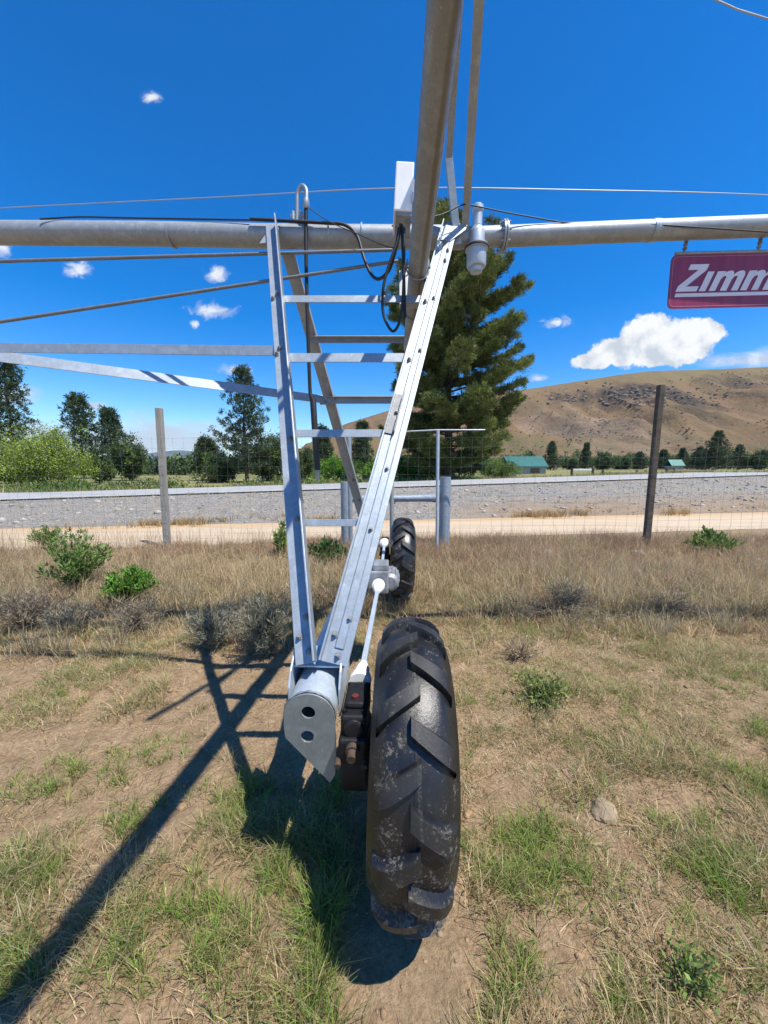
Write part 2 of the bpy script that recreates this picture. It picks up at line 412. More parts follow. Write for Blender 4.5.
def link_raw(name, verts, faces_n, mat, cols=None, parent=None, loc=(0, 0, 0)):
    """fast mesh: faces_n = list of (index array KxN) tables"""
    me = bpy.data.meshes.new(name); verts = np.asarray(verts, np.float32)
    me.vertices.add(len(verts)); me.vertices.foreach_set('co', verts.ravel())
    loops = np.concatenate([f.ravel() for f in faces_n]).astype(np.int32)
    tot = np.concatenate([np.full(len(f), f.shape[1], np.int32) for f in faces_n])
    st = np.concatenate([[0], np.cumsum(tot)[:-1]]).astype(np.int32)
    me.loops.add(len(loops)); me.loops.foreach_set('vertex_index', loops)
    me.polygons.add(len(tot)); me.polygons.foreach_set('loop_start', st)
    try: me.polygons.foreach_set('loop_total', tot)
    except Exception: pass
    me.update(calc_edges=True)
    if cols is not None:
        a = me.color_attributes.new('col', 'FLOAT_COLOR', 'POINT')
        c4 = np.ones((len(verts), 4), np.float32); c4[:, :3] = cols; a.data.foreach_set('color', c4.ravel())
    me.materials.append(mat)
    o = bpy.data.objects.new(name, me); COL.objects.link(o); o.location = loc
    if parent: o.parent = parent
    return o

# ------------------------------------------------------------------ ground, roads
def axis(segs):
    out = []
    for a, b, n in segs: out += list(np.linspace(a, b, n, endpoint=False))
    out.append(segs[-1][1]); return np.array(out)
xs = axis([(-4000, -400, 8), (-400, -60, 12), (-60, -12, 50), (-12, -5, 70), (-5, 5, 260), (5, 12, 70), (12, 60, 60), (60, 400, 12), (400, 4000, 8)])
ss = axis([(-40, -3, 10), (-3, .5, 20), (.5, 5, 130), (5, 11.2, 100), (11.2, 20, 80), (20, 27.3, 6), (27.3, 32, 10), (32, 120, 14), (120, 600, 10), (600, 7000, 12)])
def sheet(name, mat, xs, ss, dz=0.0, flat=False):
    X, S = np.meshgrid(xs, ss); Y = S + SK * X
    Z = ground_z(X, Y) + dz
    n, k = len(ss), len(xs); v = np.stack([X, Y, Z], -1).reshape(-1, 3)
    i = np.arange(n * k).reshape(n, k)
    f = np.stack([i[:-1, :-1], i[:-1, 1:], i[1:, 1:], i[1:, :-1]], -1).reshape(-1, 4)
    o = link_raw(name, v, [f], mat)
    o.data.polygons.foreach_set('use_smooth', np.ones(len(f), bool))
    return kind(o, 'structure')
sheet('ground', M['ground'], xs, ss)
xr = axis([(-400, -60, 20), (-60, 60, 240), (60, 400, 20)])
sheet('dirt_track', M['dirtroad'], xr, np.linspace(8.7, 11.9, 16), .008)
sheet('road_shoulder_edge', M['road_edge'], xr, np.linspace(19.88, 27.2, 6), .05)
rd = sheet('road', M['asphalt'], xr, np.linspace(20.02, 27.0, 5), .058)
sheet('road_edge_line', M['road_paint'], xr, np.linspace(20.45, 20.6, 2), .064)

# ------------------------------------------------------------------ hills
def hill(name, mat, pts, Y0, Y1, Yback, seed, rough, nx=160, ny=60, scree=None, base=-3.0):
    """ridge whose skyline follows pts (image survey), front foot at Y0 and crest at Y1"""
    P = [at(px, py, Y1) for px, py in pts]
    px_ = np.array([p.x for p in P]); pz_ = np.array([p.z for p in P])
    xs = np.linspace(px_[0], px_[-1], nx); ys = np.concatenate([np.linspace(Y0, Y1, ny), np.linspace(Y1, Yback, 8)[1:]])
    X, Yg = np.meshgrid(xs, ys)
    crest = np.interp(X, px_, pz_)
    t = np.clip((Yg - Y0) / (Y1 - Y0), 0, 1); back = np.clip((Yg - Y1) / (Yback - Y1), 0, 1)
    shape = t ** 1.15
    Z = base + (crest - base) * shape * (1 - .5 * back)
    L = (Y1 - Y0)
    bumps = (fbm(X / L * 5, Yg / L * 5, 5, seed) - .5) * rough * np.sin(np.pi * np.clip(t, 0, 1)) 
    gul = (np.abs(fbm(X / L * 7 + 3, Yg / L * 1.6, 5, seed + 3) - .5)) * -rough * 2.2 * np.sin(np.pi * t) 
    Z = Z + bumps + gul
    n, k = len(ys), len(xs); i = np.arange(n * k).reshape(n, k)
    f = np.stack([i[:-1, :-1], i[:-1, 1:], i[1:, 1:], i[1:, :-1]], -1).reshape(-1, 4)
    o = link_raw(name, np.stack([X, Yg, Z], -1).reshape(-1, 3), [f], mat)
    o.data.polygons.foreach_set('use_smooth', np.ones(len(f), bool))
    if scree:
        a = o.data.attributes.new('scree', 'FLOAT', 'POINT'); w = np.zeros_like(X)
        for cx, cy, rx, ry in scree:
            w = np.maximum(w, np.clip(1.4 - np.hypot((X - cx) / rx, (Yg - cy) / ry) - (fbm(X / 30, Yg / 60, 3, 8) - .5) * 1.6, 0, 1))
        a.data.foreach_set('value', w.ravel().astype(np.float32))
    if scree:
        a2 = o.data.attributes.new('rock', 'FLOAT', 'POINT'); w = np.zeros_like(X)
        for ux, uy, ex, ey, amp in [(632, 393, 34, 6, 1), (690, 398, 22, 7, .9), (572, 399, 22, 5, .9), (735, 383, 24, 6, .6), (700, 415, 14, 8, .5), (610, 425, 40, 14, .45), (560, 420, 20, 10, .4)]:
            c_, s_2 = math.cos(PITCH), math.sin(PITCH); dd = Yg * c_ - (Z - CAMH) * s_2; uu = Yg * s_2 + (Z - CAMH) * c_
            hit = None
            for Yt in np.linspace(Y0 + 5, Y1 - 5, 160):
                p = at(ux, uy, Yt); zi = Z[int(np.clip(np.searchsorted(ys, Yt), 0, len(ys) - 1)), int(np.clip(np.searchsorted(xs, p.x), 0, len(xs) - 1))]
                if zi >= p.z: hit = p; break
            if hit is None: continue
            rx = ex / F * hit.y; ry = ey / F * hit.y * 3.0
            w = np.maximum(w, amp * np.clip(1.5 - np.hypot((X - hit.x) / rx, (Yg - hit.y) / ry) - (fbm(X / 18, Yg / 30, 4, 28) - .5) * 2.2, 0, 1))
        a2.data.foreach_set('value', w.ravel().astype(np.float32))
    kind(o, 'structure')
    return o, (xs, ys, Z)
hl, (hx, hy, hz) = hill('hill', M['hill'],
    [(278, 470), (300, 452), (320, 438), (345, 424), (400, 407), (470, 396), (535, 388), (580, 381), (618, 375), (650, 371), (690, 370), (720, 369), (768, 367), (860, 360), (1000, 372), (1200, 400)],
    330, 900, 1500, 41, 46, 260, 90, scree=[(300, 560, 95, 120)])
hill('far_hills', M['far_hill'], [(-700, 440), (-400, 448), (-200, 452), (0, 460), (60, 458), (120, 456), (150, 453), (178, 450), (205, 452), (245, 460), (330, 468)], 4200, 6500, 9000, 77, 240, 120, 30)

def hz_at(x, y):
    i = int(np.clip(np.searchsorted(hx, x), 1, len(hx) - 1)); j = int(np.clip(np.searchsorted(hy, y), 1, len(hy) - 1))
    return hz[j, i]
# outcrops and scrub on the hillside
def blob_rocks(name, mat, spots, seed):
    rg = np.random.default_rng(seed); mb = MB()
    for x, y, z, r in spots:
        bm = bmesh.new(); bmesh.ops.create_icosphere(bm, subdivisions=1, radius=1)
        sx, sy, sz = r * rg.uniform(.8, 1.8), r * rg.uniform(.6, 1.2), r * rg.uniform(.5, 1.1)
        vs = [(x + v.co.x * sx * rg.uniform(.7, 1.25), y + v.co.y * sy * rg.uniform(.7, 1.25), z + v.co.z * sz * rg.uniform(.7, 1.25)) for v in bm.verts]
        mb.add(vs, [[q.index for q in f.verts] for f in bm.faces]); bm.free()
    return mb.build(name, mat)
spots = []
for (cx, cy, ex, ey, n, r) in [(632, 393, 24, 4, 150, 2.4), (690, 398, 18, 5, 46, 2.0), (730, 383, 22, 5, 22, 1.6), (572, 399, 14, 3, 34, 2.0), (700, 420, 30, 14, 16, 1.5), (640, 401, 20, 3, 60, 1.9), (600, 430, 26, 14, 70, 1.1)]:
    for _ in range(n):
        px = random.gauss(cx, ex); py = random.gauss(cy, ey)
        best = None
        for Y in np.linspace(340, 895, 120):       # where the sight line meets the slope
            p = at(px, py, Y)
            if hz_at(p.x, Y) >= p.z: best = p; break
        if best: spots.append((best.x, best.y, best.z, r * random.uniform(.5, 1.5)))
kind(blob_rocks('hillside_rocks', M['scrub_rock'], spots, 4), 'stuff')
sv = []; scol = []
for _ in range(1300):
    x = random.uniform(150, 900); y = random.uniform(370, 860)
    if fbm(np.array([x / 70]), np.array([y / 90]), 3, 51)[0] < .46: continue
    z = hz_at(x, y); r = random.uniform(.7, 1.8)
    c = np.array((.060, .068, .030)) * random.uniform(.7, 1.4)
    for _k in range(26):
        d = RNG.normal(0, 1, 3); d /= np.linalg.norm(d); d[2] = abs(d[2])
        p = np.array((x, y, z)) + d * r * .7; q = RNG.normal(0, r * .35, (3, 3)); sv += list(p + q); scol += [c] * 3
sv = np.array(sv); f = np.arange(len(sv)).reshape(-1, 3)
kind(link_raw('hillside_scrub', sv, [f], M['foliage'], np.array(scol)), 'stuff')

# ------------------------------------------------------------------ THE IRRIGATION MACHINE
HEAD = .0366
AX = Vector((math.sin(HEAD), math.cos(HEAD), 0)); SIDE = Vector((math.cos(HEAD), -math.sin(HEAD), 0))
mach = thing('irrigation_machine', (-.22, 3.1, 0), 'galvanised wheeled irrigation tower with ladder-like legs, black lugged tyres and overhead water pipe', 'irrigation machine')
UP = Vector((0, 0, 1))

# pipeline (left span), tower section, right overhang
PZ, PY = 3.585, 3.22
mb = MB()
Lp = [at(-420, 226, PY + .12), at(0, 233, PY + .02), at(150, 234, PY), Vector((-.9, PY, PZ)), Vector((.62, PY, PZ - .01))]
mb.tube(Lp, .084, 28)
pipeline = mb.build('pipeline', M['galv_old'], mach, smooth=True)
for x_ in (172, 330, 362):     # clamps round the pipe
    c = at(x_, 235, PY); c.z = PZ + (.004 if x_ > 200 else .006)
    b = MB(); b.tube([c - Vector((.006, 0, 0)), c + Vector((.006, 0, 0))], .089, 24); b.build('pipe_band', M['galv'], pipeline, smooth=True)
mb = MB(); Rp0 = Vector((.62, PY, PZ - .012)); Rp1 = at(768, 226, PY - .06); Rp2 = at(768 + 420, 201, PY - .15)
rd_ = (Rp1 - Rp0).normalized()
mb.tube([Rp0, Rp0.lerp(Rp1, .2), Rp1, Rp2], .0745, 26)
op = mb.build('overhang_pipe', M['galv_old'], mach, smooth=True)
fl = at(503, 240, PY); fl = Rp0 + rd_ * (fl - Rp0).dot(rd_)
b = MB(); b.tube([fl - rd_ * .016, fl - rd_ * .003], .112, 24); b.tube([fl + rd_ * .003, fl + rd_ * .016], .112, 24)
for i in range(8):
    a = i * math.pi / 4; o_ = Vector((0, math.cos(a), math.sin(a))) * .096
    b.tube([fl + o_ - rd_ * .034, fl + o_ + rd_ * .034], .009, 6)
b.build('pipe_flange', M['galv'], op, smooth=True)
cl = Rp0.lerp(Rp1, .62)
b = MB(); b.tube([cl, cl + rd_ * .05], .0785, 24); b.build('pipe_band', M['galv'], op, smooth=True)
c2 = Rp0.lerp(Rp1, .985)
b = MB(); b.tube([c2, c2 + rd_ * .012], .078, 24); b.build('pipe_band', M['galv'], op, smooth=True)
# valve / drain fitting hanging through the pipe at the tower
vx = at(475, 240, PY - .02).x
b = MB(); zc = PZ
prof = [(.038, .19), (.044, .185), (.044, .15), (.036, .145), (.036, .05)]
def lathe(b, cx, cy, prof, n=24):
    vs = [(cx + r * math.cos(2 * math.pi * j / n), cy + r * math.sin(2 * math.pi * j / n), z) for r, z in prof for j in range(n)]
    k = len(prof); fs = [[i * n + j, i * n + (j + 1) % n, (i + 1) * n + (j + 1) % n, (i + 1) * n + j] for i in range(k - 1) for j in range(n)]
    fs += [list(range(n)), [(k - 1) * n + j for j in range(n)]]
    b.add(vs, fs)
yv = PY - .085
lathe(b, vx, yv, [(.034, zc + .175), (.044, zc + .165), (.044, zc + .13), (.036, zc + .122), (.036, zc + .02), (.052, zc + .0), (.058, zc - .02), (.058, zc - .115), (.088, zc - .118), (.088, zc - .15), (.075, zc - .152), (.075, zc - .26), (.068, zc - .275), (.050, zc - .278), (.046, zc - .31), (.03, zc - .315)])
vf = b.build('drain_valve', M['galv_blue'], mach, smooth=True)
b = MB(); lathe(b, vx, yv, [(.086, zc - .126), (.095, zc - .129), (.095, zc - .142), (.086, zc - .145)]); b.build('clamp_ring', M['rust'], vf, smooth=True)

# base beam along the wheels, obliquely cut front end closed by a plate
B0 = Vector((-.289, 1.335, .79)); 
def bp(Y, dz=0.0, dx=0.0): return B0 + AX * ((Y - 1.335) / AX.y) + Vector((dx, 0, dz))
mb = MB(); n = 28; vs = []; rB = .1
rB = .098
ring = [(math.cos(2 * math.pi * j / n), math.sin(2 * math.pi * j / n)) for j in range(n)]
for c_, s_ in ring: vs.append(B0 + SIDE * (c_ * rB) + UP * (s_ * rB) + AX * (-.008 * s_))
E1 = bp(4.98)
for c_, s_ in ring: vs.append(E1 + SIDE * (c_ * rB) + UP * (s_ * rB))
mb.add(vs, [[j, (j + 1) % n, n + (j + 1) % n, n + j] for j in range(n)] + [list(range(n, 2 * n))])
beam = mb.build('base_beam', M['galv_blue'], mach, smooth=True)
# end plate: rounded top, straight slanted lower edge to a point, with two holes
rP = .099
def pl2(a, z): return B0 + SIDE * a + UP * z + AX * (-.08 * z - .006)
out = [pl2(rP * math.cos(t), rP * math.sin(t)) for t in np.linspace(0, math.pi, 17)]
out += [pl2(-rP - .002, -.05), pl2(-.098, -.095), pl2(.072, -.300), pl2(.094, -.26), pl2(.101, -.10)]
bm = bmesh.new()
def inner(a0, z0, r, k=14): return [pl2(a0 + r * math.cos(2 * math.pi * i / k), z0 + r * math.sin(2 * math.pi * i / k)) for i in range(k)]
loops = [out, inner(-.002, .020, .027), inner(-.010, -.088, .027)]
es = []
for lp in loops:
    vv = [bm.verts.new(p - W[mach.name]) for p in lp]
    for i in range(len(vv)): es.append(bm.edges.new((vv[i], vv[(i + 1) % len(vv)])))
bmesh.ops.triangle_fill(bm, use_beauty=True, use_dissolve=False, edges=es)
ex = bmesh.ops.extrude_face_region(bm, geom=bm.faces[:])
bmesh.ops.translate(bm, verts=[e for e in ex['geom'] if isinstance(e, bmesh.types.BMVert)], vec=AX * -.008)
bmesh.ops.recalc_face_normals(bm, faces=bm.faces[:])
me = bpy.data.meshes.new('end_plate'); bm.to_mesh(me); bm.free(); me.materials.append(M['plate'])
ep = bpy.data.objects.new('end_plate', me); COL.objects.link(ep); ep.parent = beam

b = MB(); b.tube([B0 + SIDE * (.100 * math.cos(t)) + UP * (.100 * math.sin(t)) + AX * (-.008 * math.sin(t) + .002) for t in np.linspace(-.5, math.pi + .5, 40)], [.0045 + .0015 * math.sin(i * 1.7) for i in range(40)], 6); b.build('weld_bead', M['motor_grey'], beam, smooth=True)
# saddle / gusset plates at the two leg feet
for Yg in (1.50, 4.66):
    c = bp(Yg)
    b = MB()
    for sg in (-1, 1):
        o = SIDE * (sg * .100)
        b.prism([c + o + AX * -.09 + UP * -.06, c + o + AX * .20 + UP * -.06, c + o + AX * .20 + UP * .20, c + o + AX * .04 + UP * .20, c + o + AX * -.06 + UP * .118, c + o + AX * -.09 + UP * .06], SIDE * (sg * .008))
    b.prism([c - SIDE * .116 + AX * -.02 + UP * .112, c + SIDE * .116 + AX * -.02 + UP * .112, c + SIDE * .116 + AX * .16 + UP * .112, c - SIDE * .116 + AX * .16 + UP * .112], UP * .008)
    b.build('gusset_plate', M['galv_blue'], mach, bevel=.002)

# legs: steel angles
def angle_prof(w, h, t, side):
    # face flange along a, standing flange at the inner side pointing to the viewer side (+b)
    if side > 0: return [(-w / 2, 0), (w / 2, 0), (w / 2, h), (w / 2 - t, h), (w / 2 - t, t), (-w / 2, t)]
    return [(w / 2, 0), (-w / 2, 0), (-w / 2, h), (-w / 2 + t, h), (-w / 2 + t, t), (w / 2, t)]
LT, LB = Vector((-.868, 3.115, 3.60)), Vector((-.325, 1.47, .925))
RT, RB = Vector((.512, 3.115, 3.60)), Vector((-.213, 1.47, .925))
FLT, FLB = Vector((-.80, 3.33, 3.52)), Vector((-.215, 4.66, .92))
FRT, FRB = Vector((.49, 3.33, 3.52)), Vector((-.125, 4.66, .92))
bolt_me = None
def bolt(parent, p, nrm):
    global bolt_me
    if bolt_me is None:
        b = MB(); b.tube([(0, 0, 0), (0, 0, .006)], .015, 12); b.tube([(0, 0, .006), (0, 0, .017)], .0105, 6); b.tube([(0, 0, .017), (0, 0, .026)], .006, 8)
        o = b.build('bolt', M['motor_grey'], None); bolt_me = o.data
    else:
        o = bpy.data.objects.new('bolt', bolt_me); COL.objects.link(o)
    o.parent = parent; o.location = Vector(p) - W[parent.name]
    o.rotation_euler = Vector((0, 0, 1)).rotation_difference(Vector(nrm)).to_euler()
def leg(top, bot, w, h, side, hint, bolts=(), m='galv'):
    b = MB(); b.beam(bot, top, angle_prof(w, h, .008, side), (1, 0, 0), hint)
    o = b.build('leg', M[m], mach, bevel=.0015)
    d = (top - bot).normalized(); u = (Vector((1, 0, 0)) - d * d.x).normalized(); nn = d.cross(u)
    if nn.dot(Vector(hint)) < 0: nn = -nn
    for y_, a in bolts: bolt(o, on_seg(top, bot, y_) + u * a + nn * .008, nn)
    return o, u, nn
CAMV = Vector((0, -1, .3))
lgL, uL, nL = leg(LT, LB, .092, .088, 1, CAMV, [(296, .0), (350, -.012), (440, .01), (520, .012), (618, .015), (652, .015), (300, -.03), (355, -.03), (636, -.02)])
lgR, uR, nR = leg(RT, RB, .120, .045, -1, CAMV, [(262, .03), (300, .02), (352, .02), (415, -.02), (470, .01), (530, .01), (618, .02), (655, .012), (245, .0), (252, .03), (636, -.025), (362, -.03), (304, -.03)])
lgFL, uF, nF = leg(FLT, FLB, .11, .06, 1, CAMV, [(400, 0), (480, .01), (500, .01)], 'galv_old')
lgFR, _, _ = leg(FRT, FRB, .11, .06, -1, CAMV, [], 'galv_old')
# fold line along the broad right leg
b = MB(); b.beam(RB.lerp(RT, .02) + nR * .008, RT.lerp(RB, .03) + nR * .008, [(-.014, 0), (.030, 0), (.024, .007), (-.008, .007)], (1, 0, 0), CAMV)
b.build('stiffening_rib', M['galv'], lgR)
# head plate where the right leg meets the pipe
b = MB(); hp = RT + nR * .009
d_ = (RT - RB).normalized()
b.prism([hp + uR * -.03 + d_ * .02, hp + uR * .13 + d_ * .015, hp + uR * .125 + d_ * -.05, hp + uR * .03 + d_ * -.22, hp + uR * -.045 + d_ * -.22], nR * .008)
b.build('head_plate', M['galv'], mach, bevel=.0015)
b = MB(); hp = LT + nL * -.012
b.prism([hp + uL * -.02 + d_ * .02, hp + uL * .055 + d_ * .02, hp + uL * .05 + d_ * -.2, hp + uL * -.03 + d_ * -.2], nL * -.008)
b.build('head_plate', M['galv'], mach, bevel=.0015)

# rungs between the near legs, struts between the far legs
def cross(name, a0, a1, y_, w, hint=(0, 1, 0), m='galv', n_off=.0, ext0=.03, ext1=.03):
    p = on_seg(*a0, y_); q = on_seg(*a1, y_); d = (q - p).normalized()
    p = p - d * ext0; q = q + d * ext1
    off = Vector((0, n_off, 0))
    b = MB(); b.beam(p + off, q + off, [(-w / 2, 0), (w / 2, 0), (w / 2, .045), (w / 2 - .006, .045), (w / 2 - .006, .006), (-w / 2, .006)], (0, .35, 1), hint)
    return b.build(name, M[m], mach, bevel=.0012)
NL, NR_ = (LT, LB), (RT, RB); FL_, FR_ = (FLT, FLB), (FRT, FRB)
for y_, w in ((298, .055), (357, .062), (433, .045), (523, .035)):
    cross('rung', NL, NR_, y_, w, n_off=.010)
for y_, w in ((343, .045), (402, .062)):
    cross('strut', FL_, FR_, y_, w, (0, -1, 0), n_off=-.055, m='galv_old')
jp = on_seg(FLT, FLB, 400)
b = MB(); b.prism([jp + Vector((-.10, -.012, -.05)), jp + Vector((.06, -.012, -.05)), jp + Vector((.06, -.012, .05)), jp + Vector((-.10, -.012, .05))], (0, -.008, 0))
b.build('joint_plate', M['galv'], mach, bevel=.002)
# channel bracket along the right leg; dark grey paints in its shaded recess
p0 = on_seg(RT, RB, 397); p1 = on_seg(RT, RB, 436)
b = MB(); b.beam(p0 + nR * .01 - uR * .03, p1 + nR * .01 - uR * .03, [(-.03, 0), (.03, 0), (.03, .04), (.024, .04), (.024, .006), (-.024, .006), (-.024, .04), (-.03, .04)], (1, 0, 0), CAMV)
b.build('bracket', M['rod_grey'], mach, bevel=.001)

# braces and truss rods towards the left span
def flat(name, p, q, w, t, u, m='galv'):
    b = MB(); b.beam(p, q, [(-w / 2, 0), (w / 2, 0), (w / 2, .035), (w / 2 - t, .035), (w / 2 - t, t), (-w / 2, t)], u, (0, 1, 0)); return b.build(name, M[m], mach, bevel=.001)
bl = on_seg(LT, LB, 350) + Vector((-.02, .012, 0)); JN = at(-40, 347, 2.62)
flat('truss_brace', bl, JN, .065, .006, (0, .2, 1))
bf = jp + Vector((-.02, -.01, 0)); 
flat('truss_brace', bf, at(-40, 351, 2.72), .085, .006, (0, .35, 1))
for (pa, pb, Ya, Yb) in (((-60, 263), (392, 250), 3.0, 3.1), ((-60, 331), (398, 261), 3.0, 3.14)):
    b = MB(); b.tube([at(*pa, Ya), at(*pb, Yb)], .0125, 10); b.build('truss_rod', M['rod_grey'], mach, smooth=True)

# overhead boom pipe rising over the viewer, its struts and the mast
K0 = Vector((.246, 3.62, 2.85)); K1 = Vector((.166, -1.4, 4.06))
kd = (K1 - K0).normalized()
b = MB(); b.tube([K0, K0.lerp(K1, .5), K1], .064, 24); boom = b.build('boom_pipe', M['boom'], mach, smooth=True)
KM = K0.lerp(K1, .5)
for y_ in (270, 312):
    c = on_seg(KM, K0, y_); b = MB(); pts = []
    w_ = kd.cross(Vector((1, 0, 0))).normalized()
    if w_.z > 0: w_ = -w_
    for t in np.linspace(-.2, math.pi + .2, 15): pts.append(c + Vector((1, 0, 0)) * .072 * math.cos(t) + w_ * .072 * math.sin(t))
    b.tube(pts, .0055, 8)
    for sg in (-1, 1):
        e = c + Vector((sg * .072, 0, 0)) - w_ * .01; b.tube([e, e - w_ * .07], .0055, 8); b.tube([e - w_ * .018, e - w_ * .004], .013, 6)
    b.build('u_bolt', M['motor_grey'], boom, smooth=True)
cb = on_seg(KM, K0, 291)
b = MB(); b.box(cb + Vector((0, .10, .055)), (.24, .05, .30), M3=Matrix.Rotation(R(-20), 3, 'X')); b.build('clamp_block', M['galv_old'], boom, bevel=.003)
def strip(name, p, q, w, t, m='galv_old'):
    b = MB(); b.beam(p, q, [(-w / 2, 0), (w / 2, 0), (w / 2, t), (-w / 2, t)], (1, 0, 0)); b.beam(p, q, [(w / 2 - .006, t + .0005), (w / 2, t + .0005), (w / 2, t + .04), (w / 2 - .006, t + .04)], (1, 0, 0))
    return b.build(name, M[m], mach)
s2a = at(465, 233, 3.16); s2b = at(479, 4, 2.30); strip('boom_strut', s2a, s2a.lerp(s2b, 2.6), .055, .007)
s1a = at(449, 158, 2.96); s1b = at(459, 4, 2.30); strip('boom_strut', s1a, s1a.lerp(s1b, 2.3), .046, .007)
ma = at(458, 244, 3.10); mc = at(449, 156, 3.02)
b = MB(); b.beam(ma, mc, [(-.027, 0), (.027, 0), (.027, .006), (-.021, .006), (-.021, .04), (-.027, .04)], (1, 0, 0), (0, 1, 0)); b.build('mast', M['galv'], mach, bevel=.001)

# control box on the boom
cb_ = at(404, 193, 2.62)
b = MB(); mrot = Matrix.Rotation(R(3), 3, 'Y')
b.box(cb_ + Vector((0, .14, .045)), (.118, .27, .29), M3=mrot)
cbx = b.build('control_box', M['white_plastic'], mach, bevel=.008)
b = MB(); b.box(cb_ + Vector((0, .14, -.112)) , (.104, .25, .025), M3=mrot); b.build('base_cap', M['motor_grey'], cbx, bevel=.004)
b = MB(); b.box(cb_ + Vector((.062, -.005, -.03)), (.02, .02, .06)); b.build('latch', M['galv'], cbx, bevel=.003)
b = MB(); b.box(cb_ + Vector((.09, .13, .05)), (.16, .03, .22)); b.build('mounting_bracket', M['galv_old'], cbx, bevel=.002)

# cables, hoses, sprinkler drop
def smoothpath(pts, k=8):
    out = []; P = [Vector(p) for p in pts]; P = [P[0] * 2 - P[1]] + P + [P[-1] * 2 - P[-2]]
    for i in range(1, len(P) - 2):
        for j in range(k):
            t = j / k; a, b_, c, d = P[i - 1], P[i], P[i + 1], P[i + 2]
            out.append(.5 * ((2 * b_) + (c - a) * t + (2 * a - 5 * b_ + 4 * c - d) * t * t + (3 * b_ - a - 3 * c + d) * t ** 3))
    out.append(P[-2]); return out
def hose(name, pix, Y, r, m='black_rubber', parent=mach):
    b = MB(); b.tube(smoothpath([at(x, y, (Y if not isinstance(Y, (list, tuple)) else Y[i])) for i, (x, y) in enumerate(pix)]), r, 10)
    return b.build(name, M[m], parent, smooth=True)
hose('power_cable', [(250, 219), (290, 221), (325, 223), (345, 225), (357, 236), (364, 258), (371, 274), (379, 279), (389, 270), (395, 252), (399, 234), (401, 224)], [3.12] * 5 + [3.08, 3.0, 2.9, 2.8, 2.75, 2.7, 2.66], .012)
hose('power_cable', [(399, 228), (396, 245), (388, 268), (383, 290), (383, 312), (388, 326), (394, 331), (400, 320), (403, 295), (404, 260), (404, 228)], 2.66, .0095)
hose('power_cable', [(402, 226), (403, 250), (404, 285), (405, 318)], 2.68, .011)
hose('signal_wire', [(306, 206), (330, 222), (360, 235), (385, 246), (396, 248)], [3.12, 3.1, 3.05, 2.95, 2.8], .0035)
hose('signal_wire', [(392, 226), (440, 215), (462, 205), (475, 206), (520, 215), (585, 225), (640, 224), (768, 232)], [2.8, 2.95, 3.0, 3.05, 3.12, 3.14, 3.12, 3.05], .005)
hose('signal_wire', [(40, 219), (80, 217), (130, 218), (250, 220)], [3.14, 3.2, 3.2, 3.14], .006)
hose('antenna', [(434, 252), (440, 240), (445, 226)], 2.98, .006, 'galv')
gn = MB(); gn.tube(smoothpath([at(297, 222, 3.17), at(297, 203, 3.17), at(298, 192, 3.17), at(302, 186, 3.16), at(306, 190, 3.14), at(306.5, 200, 3.13)]), .0165, 14)
gno = gn.build('gooseneck', M['galv'], mach, smooth=True)
b = MB(); b.tube([at(306, 199, 3.13), at(306, 202, 3.13), at(306, 207, 3.13), at(306, 209, 3.13)], [.024, .027, .027, .018], 12); b.build('hose_fitting', M['galv'], gno, smooth=True)
b = MB(); c = at(297, 216, 3.17); b.tube([c - Vector((.05, 0, .002)), c + Vector((.06, 0, .002))], .014, 8); b.tube([c - Vector((.03, 0, .03)), c + Vector((-.03, 0, .03))], .018, 8); b.tube([c + Vector((.03, 0, -.03)), c + Vector((.03, 0, .03))], .018, 8); b.build('saddle_clamp', M['galv'], gno, smooth=True)
dh = hose('drop_hose', [(306, 207), (306, 250), (307, 300), (308.5, 350), (310, 392)], 3.13, .0145)
b = MB(); b.tube([at(310, 389, 3.13), at(310.3, 394, 3.13), at(313, 400, 3.13), at(315.5, 440, 3.13), at(317.5, 470, 3.13)], [.015, .015, .026, .026, .026], 14); b.build('hose_weight', M['black_rubber'], mach, smooth=True)
b = MB(); b.tube([at(317.4, 469, 3.13), at(317.6, 474, 3.13), at(317.7, 478, 3.13), at(317.9, 481, 3.13)], [.02, .022, .016, .008], 12); b.build('sprinkler', M['motor_grey'], mach, smooth=True)

